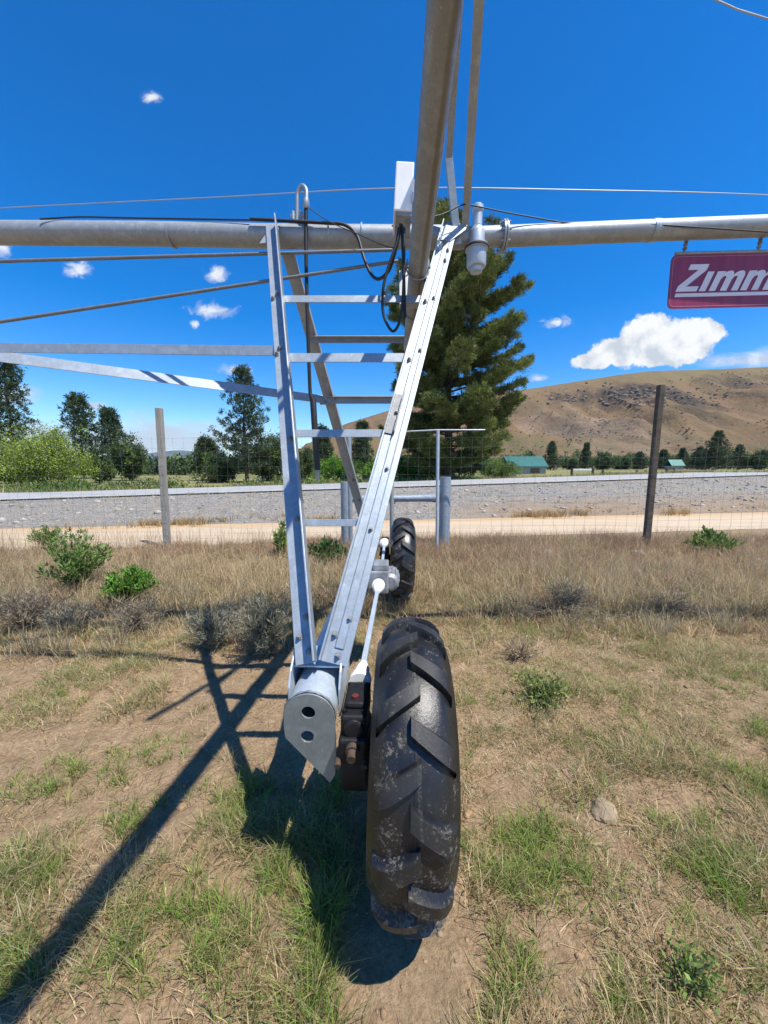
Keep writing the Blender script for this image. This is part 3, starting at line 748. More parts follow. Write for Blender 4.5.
# wheels
TR, TW = .545, .250
def carc(x):       # carcass radius across the tread
    q = abs(x) / (TW / 2); return TR - .030 - .034 * q ** 2.2 - .022 * max(0, q - .82) / .18
def make_tyre(center, rot):
    b = MB(); n = 96
    prof = [(-x, carc(x)) for x in np.linspace(TW / 2, 0, 9)] + [(x, carc(x)) for x in np.linspace(0, TW / 2, 9)[1:]]
    side = [(.150, .43), (.152, .39), (.140, .34), (.118, .310)]
    prof = [(-a, r) for a, r in side[::-1]] + prof + side
    vs = []; k = len(prof)
    for x, r in prof:
        for j in range(n):
            a = 2 * math.pi * j / n; vs.append((x, -r * math.cos(a), r * math.sin(a)))
    fs = [[i * n + j, i * n + (j + 1) % n, (i + 1) * n + (j + 1) % n, (i + 1) * n + j] for i in range(k - 1) for j in range(n)]
    fs += [[(k - 1) * n + j, (k - 1) * n + (j + 1) % n, (j + 1) % n, j] for j in range(n)]
    b.add(vs, fs)
    NL_ = 14
    for sgn in (-1, 1):
        for i in range(NL_):
            th0 = 2 * math.pi * (i + (.5 if sgn > 0 else 0)) / NL_ + .12
            secs = []
            for q in np.linspace(0, 1, 9):
                x = -.016 + q * (.016 + .150)
                th = th0 - .19 * q ** .95
                hw = (.026 + .010 * q) / TR; hb = hw + .012 / TR
                xx = min(x, TW / 2 + .006)
                r0 = carc(min(abs(xx), TW / 2)) - .004
                top = r0 + .036 if q < .93 else r0 + .02
                r1 = top
                def P(r, t): return (sgn * xx, -r * math.cos(t), r * math.sin(t))
                secs.append([P(r0, th - hb), P(r1, th - hw), P(r1, th + hw), P(r0, th + hb)])
            # lug runs down the shoulder a little
            last = [(sgn * (TW / 2 + .010), *p[1:]) for p in secs[-1]]
            sh = []
            for p in secs[-1]:
                v = Vector((0, p[1], p[2])); v = v * ((v.length - .055) / v.length); sh.append((sgn * (TW / 2 + .012), v.y, v.z))
            secs.append(sh)
            vs = [p for s in secs for p in s]; m_ = len(secs)
            fs = [[a * 4 + j, a * 4 + (j + 1) % 4, (a + 1) * 4 + (j + 1) % 4, (a + 1) * 4 + j] for a in range(m_ - 1) for j in range(4)] + [[3, 2, 1, 0], [(m_ - 1) * 4 + j for j in range(4)]]
            b.add(vs, fs)
    b.add([(s * .004, -(TR - .0275) * math.cos(a), (TR - .0275) * math.sin(a)) for a in np.linspace(0, 2 * math.pi, 96, endpoint=False) for s in (-1, 1)],
          [[2 * j, 2 * j + 1, (2 * j + 3) % 192, (2 * j + 2) % 192] for j in range(96)])
    b.v = [center + rot @ v for v in b.v]
    return b
def make_rim(center, rot):
    b = MB(); n = 40
    prof = [(-.125, .335), (-.118, .335), (-.115, .305), (-.04, .27), (.03, .27), (.115, .305), (.118, .335), (.125, .335), (.122, .30), (.04, .255), (-.02, .25), (-.02, .09), (-.05, .085), (-.05, .02), (-.06, .02), (-.06, .10), (-.035, .11), (-.035, .252), (-.05, .26), (-.122, .298)]
    vs = [(x, -r * math.cos(2 * math.pi * j / n), r * math.sin(2 * math.pi * j / n)) for x, r in prof for j in range(n)]; k = len(prof)
    fs = [[i * n + j, i * n + (j + 1) % n, ((i + 1) % k) * n + (j + 1) % n, ((i + 1) % k) * n + j] for i in range(k) for j in range(n)]
    b.add(vs, fs); b.v = [center + rot @ v for v in b.v]; return b
wc = Vector((.108, 1.475, .535)); wrot = Matrix.Rotation(-HEAD, 3, 'Z') @ Matrix.Rotation(R(1.4), 3, 'Y')
wheel = make_rim(wc, wrot).build('wheel', M['galv'], mach, origin=wc, smooth=True)
tyre = make_tyre(wc, wrot).build('tyre', M['tyre'], wheel, smooth=True)
w2 = wheel.copy(); COL.objects.link(w2); w2.location = Vector((.235, 4.72, .55)) - W[mach.name]
t2 = tyre.copy(); COL.objects.link(t2); t2.parent = w2; t2.rotation_euler.x = .17

# gearboxes (one at each wheel), shafts and the centre drive motor
def gearbox(c):
    b = MB(); rot = Matrix.Rotation(-HEAD, 3, 'Z')
    def L(x, y, z): return c + rot @ Vector((x, y, z))
    b.box(L(0, -.02, .225), (.100, .24, .10), M3=rot); b.box(L(0, -.02, .285), (.075, .15, .03), M3=rot)
    for dx_, dy_ in ((-.038, -.11), (.038, -.11), (-.038, .07), (.038, .07)): b.tube([L(dx_, dy_, .27), L(dx_, dy_, .287)], .010, 6)
    b.tube([L(0, -.13, .225), L(0, -.15, .225)], .042, 16)                   # worm housing
    b.box(L(0, -.115, .15), (.11, .11, .10), M3=rot)
    vs = []
    o = b.build('gearbox', M['gear_black'], mach, bevel=.012)
    d = MB(); d.tube([L(-.055, 0, .03), L(-.045, 0, .03), L(.045, 0, .03), L(.055, 0, .03)], [.125, .145, .145, .125], 40); d.tube([L(.055, 0, 0), L(.14, 0, 0)], .075, 20); d.build('gear_housing', M['gear_black'], o, smooth=True)
    d = MB(); d.tube([L(0, -.15, .17), L(0, -.185, .165)], .026, 14); d.tube([L(0, -.185, .165), L(0, -.215, .160)], .018, 12); d.build('input_shaft', M['rust'], o, smooth=True)
    d = MB(); d.tube([L(.0, -.06, .298), L(.0, -.06, .312)], .014, 8); d.build('filler_plug', M['red_plug'], o)
    for sx in (-.055, .045):
        d = MB(); d.tube([L(sx, -.12, .12), L(sx, -.19, .11)], .012, 8); d.build('mounting_bolt', M['rust'], o)
    return L
L1 = gearbox(Vector((-.112, 1.44, .53)))
L2 = gearbox(Vector((.012, 4.70, .545)))
mo = Vector((-.045, 3.06, .80))
def shaft(p, q, covers):
    b = MB(); d = (q - p).normalized()
    u = Vector((1, 0, 0)); b.bar(p, q, .028, .028)
    o = b.build('drive_shaft', M['galv_blue'], mach, bevel=.004)
    for c, dd, big in covers:
        k = MB(); k.tube([c, c + dd * .03, c + dd * .032, c + dd * .06, c + dd * .062, c + dd * .11, c + dd * .17], [.056 * big, .056 * big, .049 * big, .049 * big, .041 * big, .038 * big, .021 * big], 18); k.build('shaft_cover', M['white_plastic'], o, smooth=True)
g1 = L1(0, .11, .255); m1 = mo + Vector((.0, -.13, -.01)); d1 = (m1 - g1).normalized(); shaft(g1, m1, [(g1, d1, .9), (m1, -d1, .95)])
g2 = L2(0, -.14, .255); m2 = mo + Vector((.02, .16, .0)); d2 = (g2 - m2).normalized(); shaft(m2, g2, [(m2, d2, 1.0), (g2, -d2, 1.1)])
b = MB(); b.box(mo, (.17, .22, .19), -HEAD); b.box(mo + Vector((.02, .0, .12)), (.13, .18, .06), -HEAD); b.box(mo + Vector((-.1, .02, .0)), (.06, .12, .14), -HEAD)
mt = b.build('drive_motor', M['motor_grey'], mach, bevel=.012)
b = MB(); c = mo + Vector((.10, .06, -.01)); b.tube([c - AX * .14, c - AX * .12, c + AX * .12, c + AX * .15], [.05, .075, .075, .05], 20)
for i in range(14):
    a = 2 * math.pi * i / 14; o_ = (SIDE * math.cos(a) + UP * math.sin(a)) * .078; b.bar(c + o_ - AX * .11, c + o_ + AX * .11, .006, .012)
b.build('motor_housing', M['motor_grey'], mt, smooth=True)

# ------------------------------------------------------------------ the hanging sign
SY = PY + .015
sTL = at(667, 255, SY); sBL = at(667, 309, SY)
ev = (sTL - sBL); HGT = ev.z; eu = Vector((rd_.x, 0, rd_.z)).normalized(); LEN = 1.95
sg_ = thing('hanging_sign', sBL, 'maroon and white lettered sign plate hanging under the right end of the pipe', 'sign')
def sp_(a, b_, off=0.0): return sBL + eu * a + Vector((0, 0, b_)) + Vector((0, -off, 0))
def rrect(a0, b0, a1, b1, r, k=6):
    o = []
    for cx, cy, s0 in ((a1 - r, b0 + r, -90), (a1 - r, b1 - r, 0), (a0 + r, b1 - r, 90), (a0 + r, b0 + r, 180)):
        for i in range(k + 1):
            t = R(s0 + 90 * i / k); o.append((cx + r * math.cos(t), cy + r * math.sin(t)))
    return o
b = MB(); b.prism([sp_(x, y) for x, y in rrect(0, 0, LEN, HGT, .045)], (0, .006, 0)); b.build('panel', M['sign'], sg_)
b = MB(); A = rrect(.014, .014, LEN - .014, HGT - .014, .04); Bq = rrect(.0185, .0185, LEN - .0185, HGT - .0185, .037); k = len(A)
b.add([sp_(x, y, .002) for x, y in A] + [sp_(x, y, .002) for x, y in Bq], [[j, (j + 1) % k, k + (j + 1) % k, k + j] for j in range(k)]); b.build('border', M['sign_pink'], sg_)
U = HGT / 54.0
def letter(polys): 
    b = MB()
    for p in polys: b.prism([sp_(x * U, y * U, .0025) for x, y in p], (0, -.0015, 0))
    return b.build('lettering', M['sign_white'], sg_)
SH = .42; y0 = 17.0
def shear(p, x0): return [(7 + (x0 - 7 + x) * 1.24 + SH * y, y0 + y) for x, y in p]
letter([shear([(0, 0), (18, 0), (18, 5), (7, 5), (18, 21), (18, 27), (2, 27), (2, 21.5), (11, 21.5), (0, 5.5)], 7)])
def arch_m(x0):
    P = []
    P.append(shear([(0, 0), (5.6, 0), (5.6, 14.5), (7.0, 19.5), (0, 19.5)], x0))
    for k_ in range(2):
        s = 5.6 + k_ * 9.6
        P.append(shear([(s, 11.5), (s + 1.3, 14.3), (s + 3.0, 14.8), (s + 4.0, 14.0), (s + 4.0, 0), (s + 9.6, 0), (s + 9.6, 15.5), (s + 8.6, 18.5), (s + 6.3, 20), (s + 3.5, 19.5), (s + 1.2, 18), (s, 16)], x0))
    return P
letter([shear([(0, 0), (5.6, 0), (5.6, 19.5), (0, 19.5)], 27)])
letter(arch_m(35.5)); letter(arch_m(62.5))
letter([shear([(1.5, 0), (14, 0), (14, 15), (12, 19), (9, 20), (1, 20), (1, 15.5), (8, 15.5), (8.6, 14), (8.6, 12.6), (3, 12.6), (0, 10.5), (-.5, 7), (-.5, 3)], 90.5), ])
letter([shear([(0, 4), (2, 0), (9, 0), (9, 4.5), (5.6, 4.5), (5.6, 15), (9, 15), (9, 19.5), (5.6, 19.5), (5.6, 25), (0, 25)], 108)])
letter([shear([(0, 0), (5.6, 0), (5.6, 19.5), (0, 19.5)], 120.5)])
letter([shear([(0, 4), (3, 0), (13, 0), (13, 4.8), (6.5, 4.8), (5.6, 6), (5.6, 13.8), (6.5, 14.8), (13, 14.8), (13, 19.5), (3, 19.5), (0, 15.5)], 129)])
b = MB(); b.prism([sp_(x * U, y * U, .0025) for x, y in [(6.5, 11.6), (186, 11.6), (187.4, 15.2), (7.5, 15.2)]], (0, -.0015, 0)); b.build('underline', M['sign_white'], sg_)
b = MB(); b.tube([sp_(-.0 + .03, HGT + .012, -.004), sp_(LEN - .03, HGT + .012, -.004)], .012, 10); b.build('hanging_rail', M['galv_old'], sg_, smooth=True)
for a in (.10, .70, 1.30, 1.85):
    p = sp_(a, HGT + .012, -.004); q = p + Vector((.012, .0, .10)); b = MB(); b.tube([p, q], .009, 8); b.tube([p.lerp(q, .3), p.lerp(q, .42)], .017, 6); b.tube([p.lerp(q, .6), p.lerp(q, .72)], .017, 6); b.tube([p.lerp(q, .8), q + Vector((0, 0, .03))], .013, 8)
    b.build('hanger', M['motor_grey'], sg_, smooth=True)

# ------------------------------------------------------------------ fence at the track
FY = 7.8
fence = thing('wire_fence', (0, FY, 0), 'tall woven wire deer fence running along the near side of the dirt track', 'fence')
def post(px_top, py_top, px_bot, w, m, dy=0.0):
    t = at(px_top, py_top, FY + dy); bb = at(px_bot, 556, FY + dy); bb.z = -.15
    b = MB(); b.beam(bb, t, [(-w / 2, -w / 2), (w / 2, -w / 2), (w / 2, w / 2), (-w / 2, w / 2)], (1, 0, 0)); o = b.build('fence_post', M[m], fence, bevel=.01); return o
post(159, 408, 168, .115, 'grey_wood')['label'] = 'grey weathered square fence post'
post(661, 385, 645, .112, 'dark_wood')['label'] = 'dark brown leaning fence post'
for px, pt, pw in ((346, 482, .20), (444, 477, .235)):
    p = at(px, 545, FY + .05); b = MB(); b.tube([(p.x, FY + .05, -.2), (p.x, FY + .05, at(px, pt, FY).z)], pw, 20); b.v = [Vector((p.x + (v.x - p.x) * .5, FY + .05 + (v.y - FY - .05) * .5, v.z)) for v in b.v]
    b.build('brace_post', M['post_steel'], fence, smooth=True)
pa, pb = at(352, 499, FY + .05), at(438, 498, FY + .05)
b = MB(); b.tube([pa, pa.lerp(pb, .8), pa.lerp(pb, .93), pb], [.075, .075, .085, .11], 16); b.build('brace_rail', M['post_steel'], fence, smooth=True)
b = MB()
xw = np.arange(-16, 17, .22)
for x in xw:
    j = random.uniform(-.03, .03); b.tube([(x + j, FY - .07, 0.0), (x - j, FY - .07 + random.uniform(-.02, .02), 1.1), (x + j * .5, FY - .07, 2.35)], .0016, 4, False)
for z in np.concatenate([np.arange(.08, 1.0, .14), np.arange(1.0, 2.4, .19)]):
    pts = [(x, FY - .07 + .02 * math.sin(x * 3 + z), z + .02 * math.sin(x * 1.3 + z * 5)) for x in np.arange(-16, 17, .5)]
    b.tube(pts, .0016, 4, False)
b.build('wire_mesh', M['fence_wire'], fence)
tp = at(437, 545, FY - .45)
tpo = thing('marker_pole', (tp.x, FY - .45, 0), 'thin grey pole with a slender crossbar standing before the fence brace', 'pole')
b = MB(); b.tube([(tp.x, FY - .45, -.1), at(438, 430, FY - .45)], .032, 12); b.build('upright', M['galv_blue'], tpo, smooth=True)
b = MB(); b.tube([at(398, 432, FY - .45), at(438, 430, FY - .45), at(485, 430, FY - .45)], .016, 10); b.build('crossbar', M['galv'], tpo, smooth=True)
rp = at(388, 412, 7.2)
rpo = thing('fence_stake', (at(392, 545, 7.2).x, 7.2, 0), 'slim tan stake standing behind the far wheel of the tower', 'stake')
b = MB(); b.tube([(at(392, 545, 7.2).x, 7.2, -.1), at(391.5, 408, 7.2)], .042, 10); b.build('rod', M['galv_old'], rpo, smooth=True)
sp2 = at(351, 545, 7.5)
spo = thing('steel_pole', (sp2.x, 7.5, 0), 'pale steel pole seen between the ladder legs before the green bushes', 'pole')
b = MB(); b.tube([(sp2.x, 7.5, -.1), at(349, 436, 7.5)], .045, 10); b.build('rod', M['galv'], spo, smooth=True)

# ------------------------------------------------------------------ overhead wires
def wire(label, pix, Y, r):
    b = MB(); b.tube(smoothpath([at(x, y, Y) for x, y in pix], 6), r, 8); tag(b.build('overhead_wire', M['overhead_wire'], None, origin=at(*pix[1], Y), smooth=True), label, 'wire', 'overhead utility wires')
wire('thin pale utility wire crossing the whole sky just above the pipe', [(-300, 224), (0, 208), (220, 197), (400, 188), (580, 190), (768, 195), (1100, 212)], 14, .017)
wire('short length of utility wire crossing the top right corner of the sky', [(560, -70), (716, 0), (768, 19), (1000, 90)], 12, .02)

# ------------------------------------------------------------------ grass
def unit(v): return v / np.maximum(np.linalg.norm(v, axis=-1, keepdims=True), 1e-9)
class Blades:
    def __init__(s): s.P = []; s.C = []
    def add(s, x, y, h, w, lean, az, col, curl=.5):
        n = len(x); z = ground_z(x, y) - .01
        d = np.stack([np.cos(az), np.sin(az), np.zeros(n)], -1)
        base = np.stack([x, y, z], -1)
        sd = RNG.normal(0, 1, n) * .9 + az + math.pi / 2
        side = np.stack([np.cos(sd), np.sin(sd), np.zeros(n)], -1) * (w / 2)[:, None]
        mid = base + d * (h * lean * .38)[:, None] + np.array([0, 0, 1]) * (h * .58)[:, None]
        tip = base + d * (h * lean * (1 + curl * .3))[:, None] + np.array([0, 0, 1]) * (h * (1 - curl * .25 * lean))[:, None]
        s.P.append(np.stack([base - side, base + side, mid - side * .75, mid + side * .75, tip], 1))
        s.C.append(np.repeat(col[:, None, :], 5, 1))
    def build(s, name):
        P = np.concatenate(s.P); C = np.concatenate(s.C); n = len(P); i = np.arange(n)[:, None] * 5
        q = i + np.array([[0, 1, 3, 2]]); t = i + np.array([[2, 3, 4]])
        o = link_raw(name, P.reshape(-1, 3), [q, t], M['grass'], C.reshape(-1, 3)); return kind(o, 'stuff')
def colmix(n, cols, jit=.2):
    cols = np.array(cols); i = RNG.integers(0, len(cols), n); c = cols[i] * RNG.uniform(1 - jit, 1 + jit, (n, 1)); return c
STRAW = [(.56, .42, .235), (.48, .345, .185), (.64, .51, .31), (.38, .265, .145)]
OLIVE = [(.22, .24, .08), (.29, .28, .12), (.18, .21, .07)]
GREEN = [(.165, .285, .045), (.22, .335, .065), (.13, .235, .04), (.29, .35, .09)]
GREY = [(.43, .37, .235), (.36, .315, .185), (.50, .435, .285)]
RED = [(.40, .25, .17), (.46, .31, .20), (.36, .21, .15)]

def clumps(bl, cx, cy, per, rad, h, w, cols, jit=.2, lean=(.15, .7), hj=.35):
    n = len(cx) * per
    k = np.repeat(np.arange(len(cx)), per)
    a = RNG.uniform(0, 2 * math.pi, n); r = np.abs(RNG.normal(0, 1, n)) * (rad[k] if isinstance(rad, np.ndarray) else rad)
    x = cx[k] + np.cos(a) * r; y = cy[k] + np.sin(a) * r
    hh = (h[k] if isinstance(h, np.ndarray) else h) * RNG.uniform(1 - hj, 1 + hj, n)
    clump_tint = RNG.uniform(.8, 1.2, len(cx))[k][:, None]
    bl.add(x, y, hh, w * RNG.uniform(.7, 1.3, n), RNG.uniform(*lean, n), a + RNG.normal(0, .6, n), colmix(n, cols, jit) * clump_tint)

def visible(x, y, m=1.3): return (np.abs(x) < y * 1.06 + m) & (y > .55)
def blocked(x, y):   # bare ring at the wheel contact
    return (np.hypot((x - .1) / .30, (y - 1.15) / .28) < 1) | (np.hypot((x - .1) / .2, (y - 1.47) / .55) < 1)

dry = Blades(); grn = Blades()
# (a) tall dry grass between the bare patch and the track
N = 20000
x = RNG.uniform(-11, 11, N); y = RNG.uniform(2.6, 8.9, N)
edge = 3.9 + 1.0 * (fbm(x * .7, y * .7, 3, 61) - .5) * 2 - .55 * sstep(1.0, 1.5, -x) - .55 * sstep(.3, 2.0, x)
d = fbm(x * 1.1, y * 1.1, 3, 62)
ok = visible(x, y) & (y > edge + RNG.normal(0, .32, N)) & (y < 8.75 + SK * x) & (d + RNG.uniform(-.25, .25, N) > .36)
x, y = x[ok], y[ok]; far = sstep(5.6, 7.2, y + RNG.normal(0, .5, len(y)))
redz = sstep(.42, .62, fbm(x * .5 + 9, y * .8, 3, 63) + .15 * far)
hh = .88 * (.14 + .19 * fbm(x * .9, y * .9, 2, 64)) * (.55 + .45 * sstep(3.2, 4.8, y)) * (1 - .4 * sstep(1.0, 4.0, -x) * sstep(5.5, 7, y))
pick = RNG.uniform(0, 1, len(x))
for sel, cols in ((pick < redz * .62 * (.4 + far), RED), ((pick >= redz * .62 * (.4 + far)) & (pick < .55), STRAW), ((pick >= .55) & (pick < .85), GREY), (pick >= .85, OLIVE)):
    sel = sel & (pick >= 0)
    if sel.sum(): clumps(dry, x[sel], y[sel], 11, .05, hh[sel], .006, cols, lean=(.15, 1.3), hj=.55)
# seed stalks standing out of the dry grass
N = 4200; x = RNG.uniform(-10, 10, N); y = RNG.uniform(4.1, 8.7, N); ok = visible(x, y); x, y = x[ok], y[ok]
clumps(dry, x, y, 3, .05, np.full(len(x), .42), .004, STRAW + RED[1:2], lean=(.05, .6))
# greyish wiry tufts that break up the edge of the tall grass
N = 420; x = RNG.uniform(-7, 7, N); y = RNG.uniform(3.2, 6.2, N)
ok = visible(x, y) & (fbm(x * .9, y * .9, 3, 66) > .46) & ((y > 3.9) | (np.abs(x) > 1.2)); x, y = x[ok], y[ok]
clumps(dry, x, y, 46, .07, np.full(len(x), .26) * RNG.uniform(.6, 1.25, len(x)), .0045, GREY + STRAW[:1] + [(.30, .27, .19)], lean=(.15, .9), hj=.5)
# (b) sparse low grass and litter over the bare soil
N = 60000
x = RNG.uniform(-5.2, 5.2, N); y = RNG.uniform(.6, 5.0, N)
d = .55 * fbm(x * 1.5, y * 1.5, 3, 70) + .45 * fbm(x * 4.5, y * 4.5, 3, 170)
bare_l = np.exp(-((x + 1.6) / 1.1) ** 2 - ((y - 2.5) / .9) ** 2) * .22 + np.exp(-((x + 1.3) / .5) ** 2 - ((y - 1.2) / .5) ** 2) * .1
right = .16 * sstep(.25, .9, x) * sstep(1.7, 2.5, y)
ok = visible(x, y) & ~blocked(x, y) & (d - bare_l + right + RNG.uniform(-.10, .10, N) > .498 + .02 * (1 - sstep(1.7, 2.6, y)) - .03 * sstep(2.6, 3.4, y))
x, y, d = x[ok], y[ok], d[ok]
hgt = np.maximum(.016, .024 + .12 * np.maximum(0, d - .44) * 2)
pick = RNG.uniform(0, 1, len(x)); gz = fbm(x * .9 + 4, y * .9, 3, 71)
for sel, cols, bl, k_ in ((pick < .40, STRAW, dry, 1.), ((pick >= .40) & (pick < .62), GREY, dry, 1.), ((pick >= .62) & ((gz < .5) | (pick > .9)), OLIVE, dry, 1.), ((pick >= .62) & (gz >= .5) & (pick <= .9), GREEN + OLIVE, grn, 1.1)):
    if sel.sum(): clumps(bl, x[sel], y[sel], 7, .024, hgt[sel] * k_, .0034, cols, lean=(.3, 1.5))
# lying straw
N = 60000; x = RNG.uniform(-5, 5, N); y = RNG.uniform(.6, 5, N); ok = visible(x, y) & ~blocked(x, y); x, y = x[ok], y[ok]; n = len(x)
dry.add(x, y, np.full(n, .025) * RNG.uniform(.3, 1.5, n), np.full(n, .003) * RNG.uniform(.6, 1.4, n), RNG.uniform(2, 6, n), RNG.uniform(0, 6.28, n), colmix(n, STRAW + [(.2, .13, .08), (.14, .095, .06), (.26, .18, .11)]), 0.)
# (c) green tufts where the photograph shows them
for px, py, rp_, n_, h in [(540, 845, 52, 95, .10), (520, 880, 30, 40, .09), (612, 748, 46, 46, .075), (715, 852, 50, 60, .09), (752, 785, 42, 50, .09), (764, 740, 30, 26, .08), (700, 880, 40, 25, .07), (262, 820, 46, 70, .11), (300, 865, 36, 70, .13), (318, 930, 46, 110, .15), (290, 985, 60, 110, .14), (225, 930, 46, 70, .11), (150, 905, 42, 60, .10), (245, 790, 25, 30, .09), (100, 775, 46, 52, .08), (30, 880, 46, 52, .10), (20, 800, 40, 36, .09), (140, 820, 26, 26, .09), (130, 960, 36, 30, .08), (25, 960, 30, 26, .1), (500, 985, 46, 40, .08), (480, 960, 24, 20, .07), (620, 1000, 30, 18, .06), (735, 900, 40, 30, .08), (350, 800, 30, 25, .12), (545, 690, 36, 36, .08), (60, 700, 40, 18, .08), (175, 745, 30, 14, .08), (640, 720, 40, 16, .07), (460, 760, 14, 10, .06), (470, 850, 16, 12, .06), (740, 690, 40, 20, .09), (480, 700, 20, 16, .07)]:
    c = gp(px, py); e = abs(gp(px + rp_, py).x - c.x)
    cx = c.x + RNG.normal(0, .55, n_) * e; cy = c.y + RNG.normal(0, .42, n_) * e
    ok = ~blocked(cx, cy); cx, cy = cx[ok], cy[ok]
    keep = fbm(cx * 9, cy * 9, 2, 95) > .40; cx, cy = cx[keep], cy[keep]
    clumps(grn, cx, cy, 17, .016, np.full(len(cx), h * .72), .0034, GREEN + OLIVE[:2], lean=(.2, 1.2), hj=.55)
    clumps(dry, cx, cy, 6, .03, np.full(len(cx), h * .6), .003, STRAW + OLIVE, lean=(.2, 1.2), hj=.5)
# straw-coloured verge along the far edge of the track, tufts on the bank
N = 2600; x = RNG.uniform(-30, 34, N); s_ = RNG.normal(12.1, .3, N); y = s_ + SK * x
ok = (np.abs(x) < y * 1.1) & (fbm(x * .5, s_, 2, 80) > .47); x, y = x[ok], y[ok]
clumps(dry, x, y, 9, .08, np.full(len(x), .22), .012, [(.42, .29, .12), (.46, .33, .16), (.34, .22, .09)], lean=(.2, .8))
N = 260; x = RNG.uniform(-26, 30, N); s_ = RNG.uniform(12.2, 20.0, N); y = s_ + SK * x
clumps(dry, x, y, 8, .07, np.full(N, .16), .012, STRAW + OLIVE, lean=(.2, 1.0))
N = 170; x = RNG.uniform(-26, 30, N); s_ = RNG.normal(19.95, .12, N); y = s_ + SK * x
clumps(dry, x, y, 12, .16, np.full(N, .13), .014, STRAW + OLIVE, lean=(.2, 1.2))
N = 2600; x = RNG.uniform(-40, 60, N); s_ = RNG.uniform(28.5, 34, N); y = s_ + SK * x
clumps(dry, x, y, 10, .2, np.full(len(x), .45), .03, OLIVE + GREEN + STRAW, lean=(.2, .8))
dry.build('dry_grass'); grn.build('green_grass')

# pebbles over the bare soil and rubble on the bank
def pebbles(name, mat, xy, r, seed):
    rg = np.random.default_rng(seed); bm = bmesh.new(); bmesh.ops.create_icosphere(bm, subdivisions=1, radius=1)
    bv = np.array([v.co[:] for v in bm.verts]); bf = np.array([[q.index for q in f.verts] for f in bm.faces]); bm.free()
    n = len(xy); z = ground_z(xy[:, 0], xy[:, 1])
    V = bv[None] * (r[:, None, None] * rg.uniform(.55, 1.3, (n, 1, 3))) * rg.uniform(.75, 1.2, (n, len(bv), 1))
    V[:, :, 2] *= .7; V += np.stack([xy[:, 0], xy[:, 1], z + r * .1], -1)[:, None, :]
    Fm = (np.arange(n)[:, None, None] * len(bv) + bf[None]).reshape(-1, 3)
    return kind(link_raw(name, V.reshape(-1, 3), [Fm], mat), 'stuff')
N = 7000; xy = np.stack([RNG.uniform(-4.5, 4.5, N), RNG.uniform(.6, 4.6, N)], -1); xy = xy[visible(xy[:, 0], xy[:, 1])]
pebbles('pebbles', M['stone_tan'], xy, np.exp(RNG.normal(-5.5, .55, len(xy))), 3)
N = 16000; X_ = RNG.uniform(-26, 32, N); S_ = RNG.uniform(12.0, 20.0, N); xy = np.stack([X_, S_ + SK * X_], -1)
pebbles('bank_gravel', M['bank_stone'], xy, np.exp(RNG.normal(-4.1, .55, N)), 4)
xy = np.stack([RNG.uniform(-20, 26, 160), np.zeros(160)], -1); xy[:, 1] = RNG.uniform(12.3, 19, 160) + SK * xy[:, 0]
pebbles('bank_rubble', M['stone'], xy, np.exp(RNG.normal(-2.6, .4, 160)), 6)
N = 5000; xy = np.stack([RNG.uniform(-4.5, 4.5, N), RNG.uniform(.6, 4.6, N)], -1); xy = xy[visible(xy[:, 0], xy[:, 1])]
pebbles('soil_clods', M['clod'], xy, np.exp(RNG.normal(-4.9, .5, len(xy))), 8)

# ------------------------------------------------------------------ stones one can point to
def stone(px, py, wpx, hgt, m, label, seed):
    c = gp(px, py); w = wpx / F * c.y * 1.02
    bm = bmesh.new(); bmesh.ops.create_icosphere(bm, subdivisions=3, radius=1)
    for v in bm.verts:
        n_ = v.co.copy(); k = 1 + .35 * (mnoise.noise(n_ * 1.1 + Vector((seed * 3.1, 0, 0)))) + .10 * mnoise.noise(n_ * 4 + Vector((seed, 5, 0)))
        v.co = Vector((n_.x * w / 2 * k, n_.y * w / 2 * .75 * k, max(-.02, n_.z * hgt * k)))
        v.co.x = round(v.co.x / (w * .09)) * w * .05 + v.co.x * .45
    me = bpy.data.meshes.new('stone'); bm.to_mesh(me); bm.free(); me.materials.append(M[m])
    o = bpy.data.objects.new('stone', me); COL.objects.link(o); o.location = (c.x, c.y, float(ground_z(c.x, c.y)) - .005); o.rotation_euler.z = seed
    tag(o, label, 'stone', 'stones lying about the grass')
stone(604, 810, 34, .045, 'stone_tan', 'flat tan stone lying on bare soil right of the front tyre', 1)
stone(545, 557, 18, .16, 'stone', 'pale boulder in dry grass left of the dark fence post', 2)
stone(637, 555, 18, .12, 'stone', 'small pale stone at the foot of the dark fence post', 3)
stone(757, 566, 28, .14, 'stone', 'flat grey slab in the grass at the right edge beyond the leafy plant', 4)

# ------------------------------------------------------------------ plants
def leaves(centers, outd, k, ln, wd, spread, rg, upb=.3, ob=.5, quad=True):
    "k small leaf faces around every centre; returns verts (n,4,3)"
    n = len(centers); idx = np.repeat(np.arange(n), k); m = len(idx)
    d = unit(unit(rg.normal(0, 1, (m, 3))) + outd[idx] * ob + np.array([0, 0, upb]))
    base = centers[idx] + rg.normal(0, 1, (m, 3)) * (spread[idx][:, None] if isinstance(spread, np.ndarray) else spread)
    sd = unit(np.cross(d, unit(rg.normal(0, 1, (m, 3)))))
    L_ = ln * rg.uniform(.6, 1.3, (m, 1)); w_ = wd * rg.uniform(.7, 1.3, (m, 1))
    tip = base + d * L_; mid = base + d * L_ * .5
    return np.stack([base, mid + sd * w_ / 2, tip, mid - sd * w_ / 2], 1), idx
def leaf_obj(name, V, C, mat, parent):
    n = len(V); f = np.arange(n * 4).reshape(n, 4)
    return link_raw(name, V.reshape(-1, 3), [f], mat, np.repeat(C[:, None, :], 4, 1).reshape(-1, 3), parent)
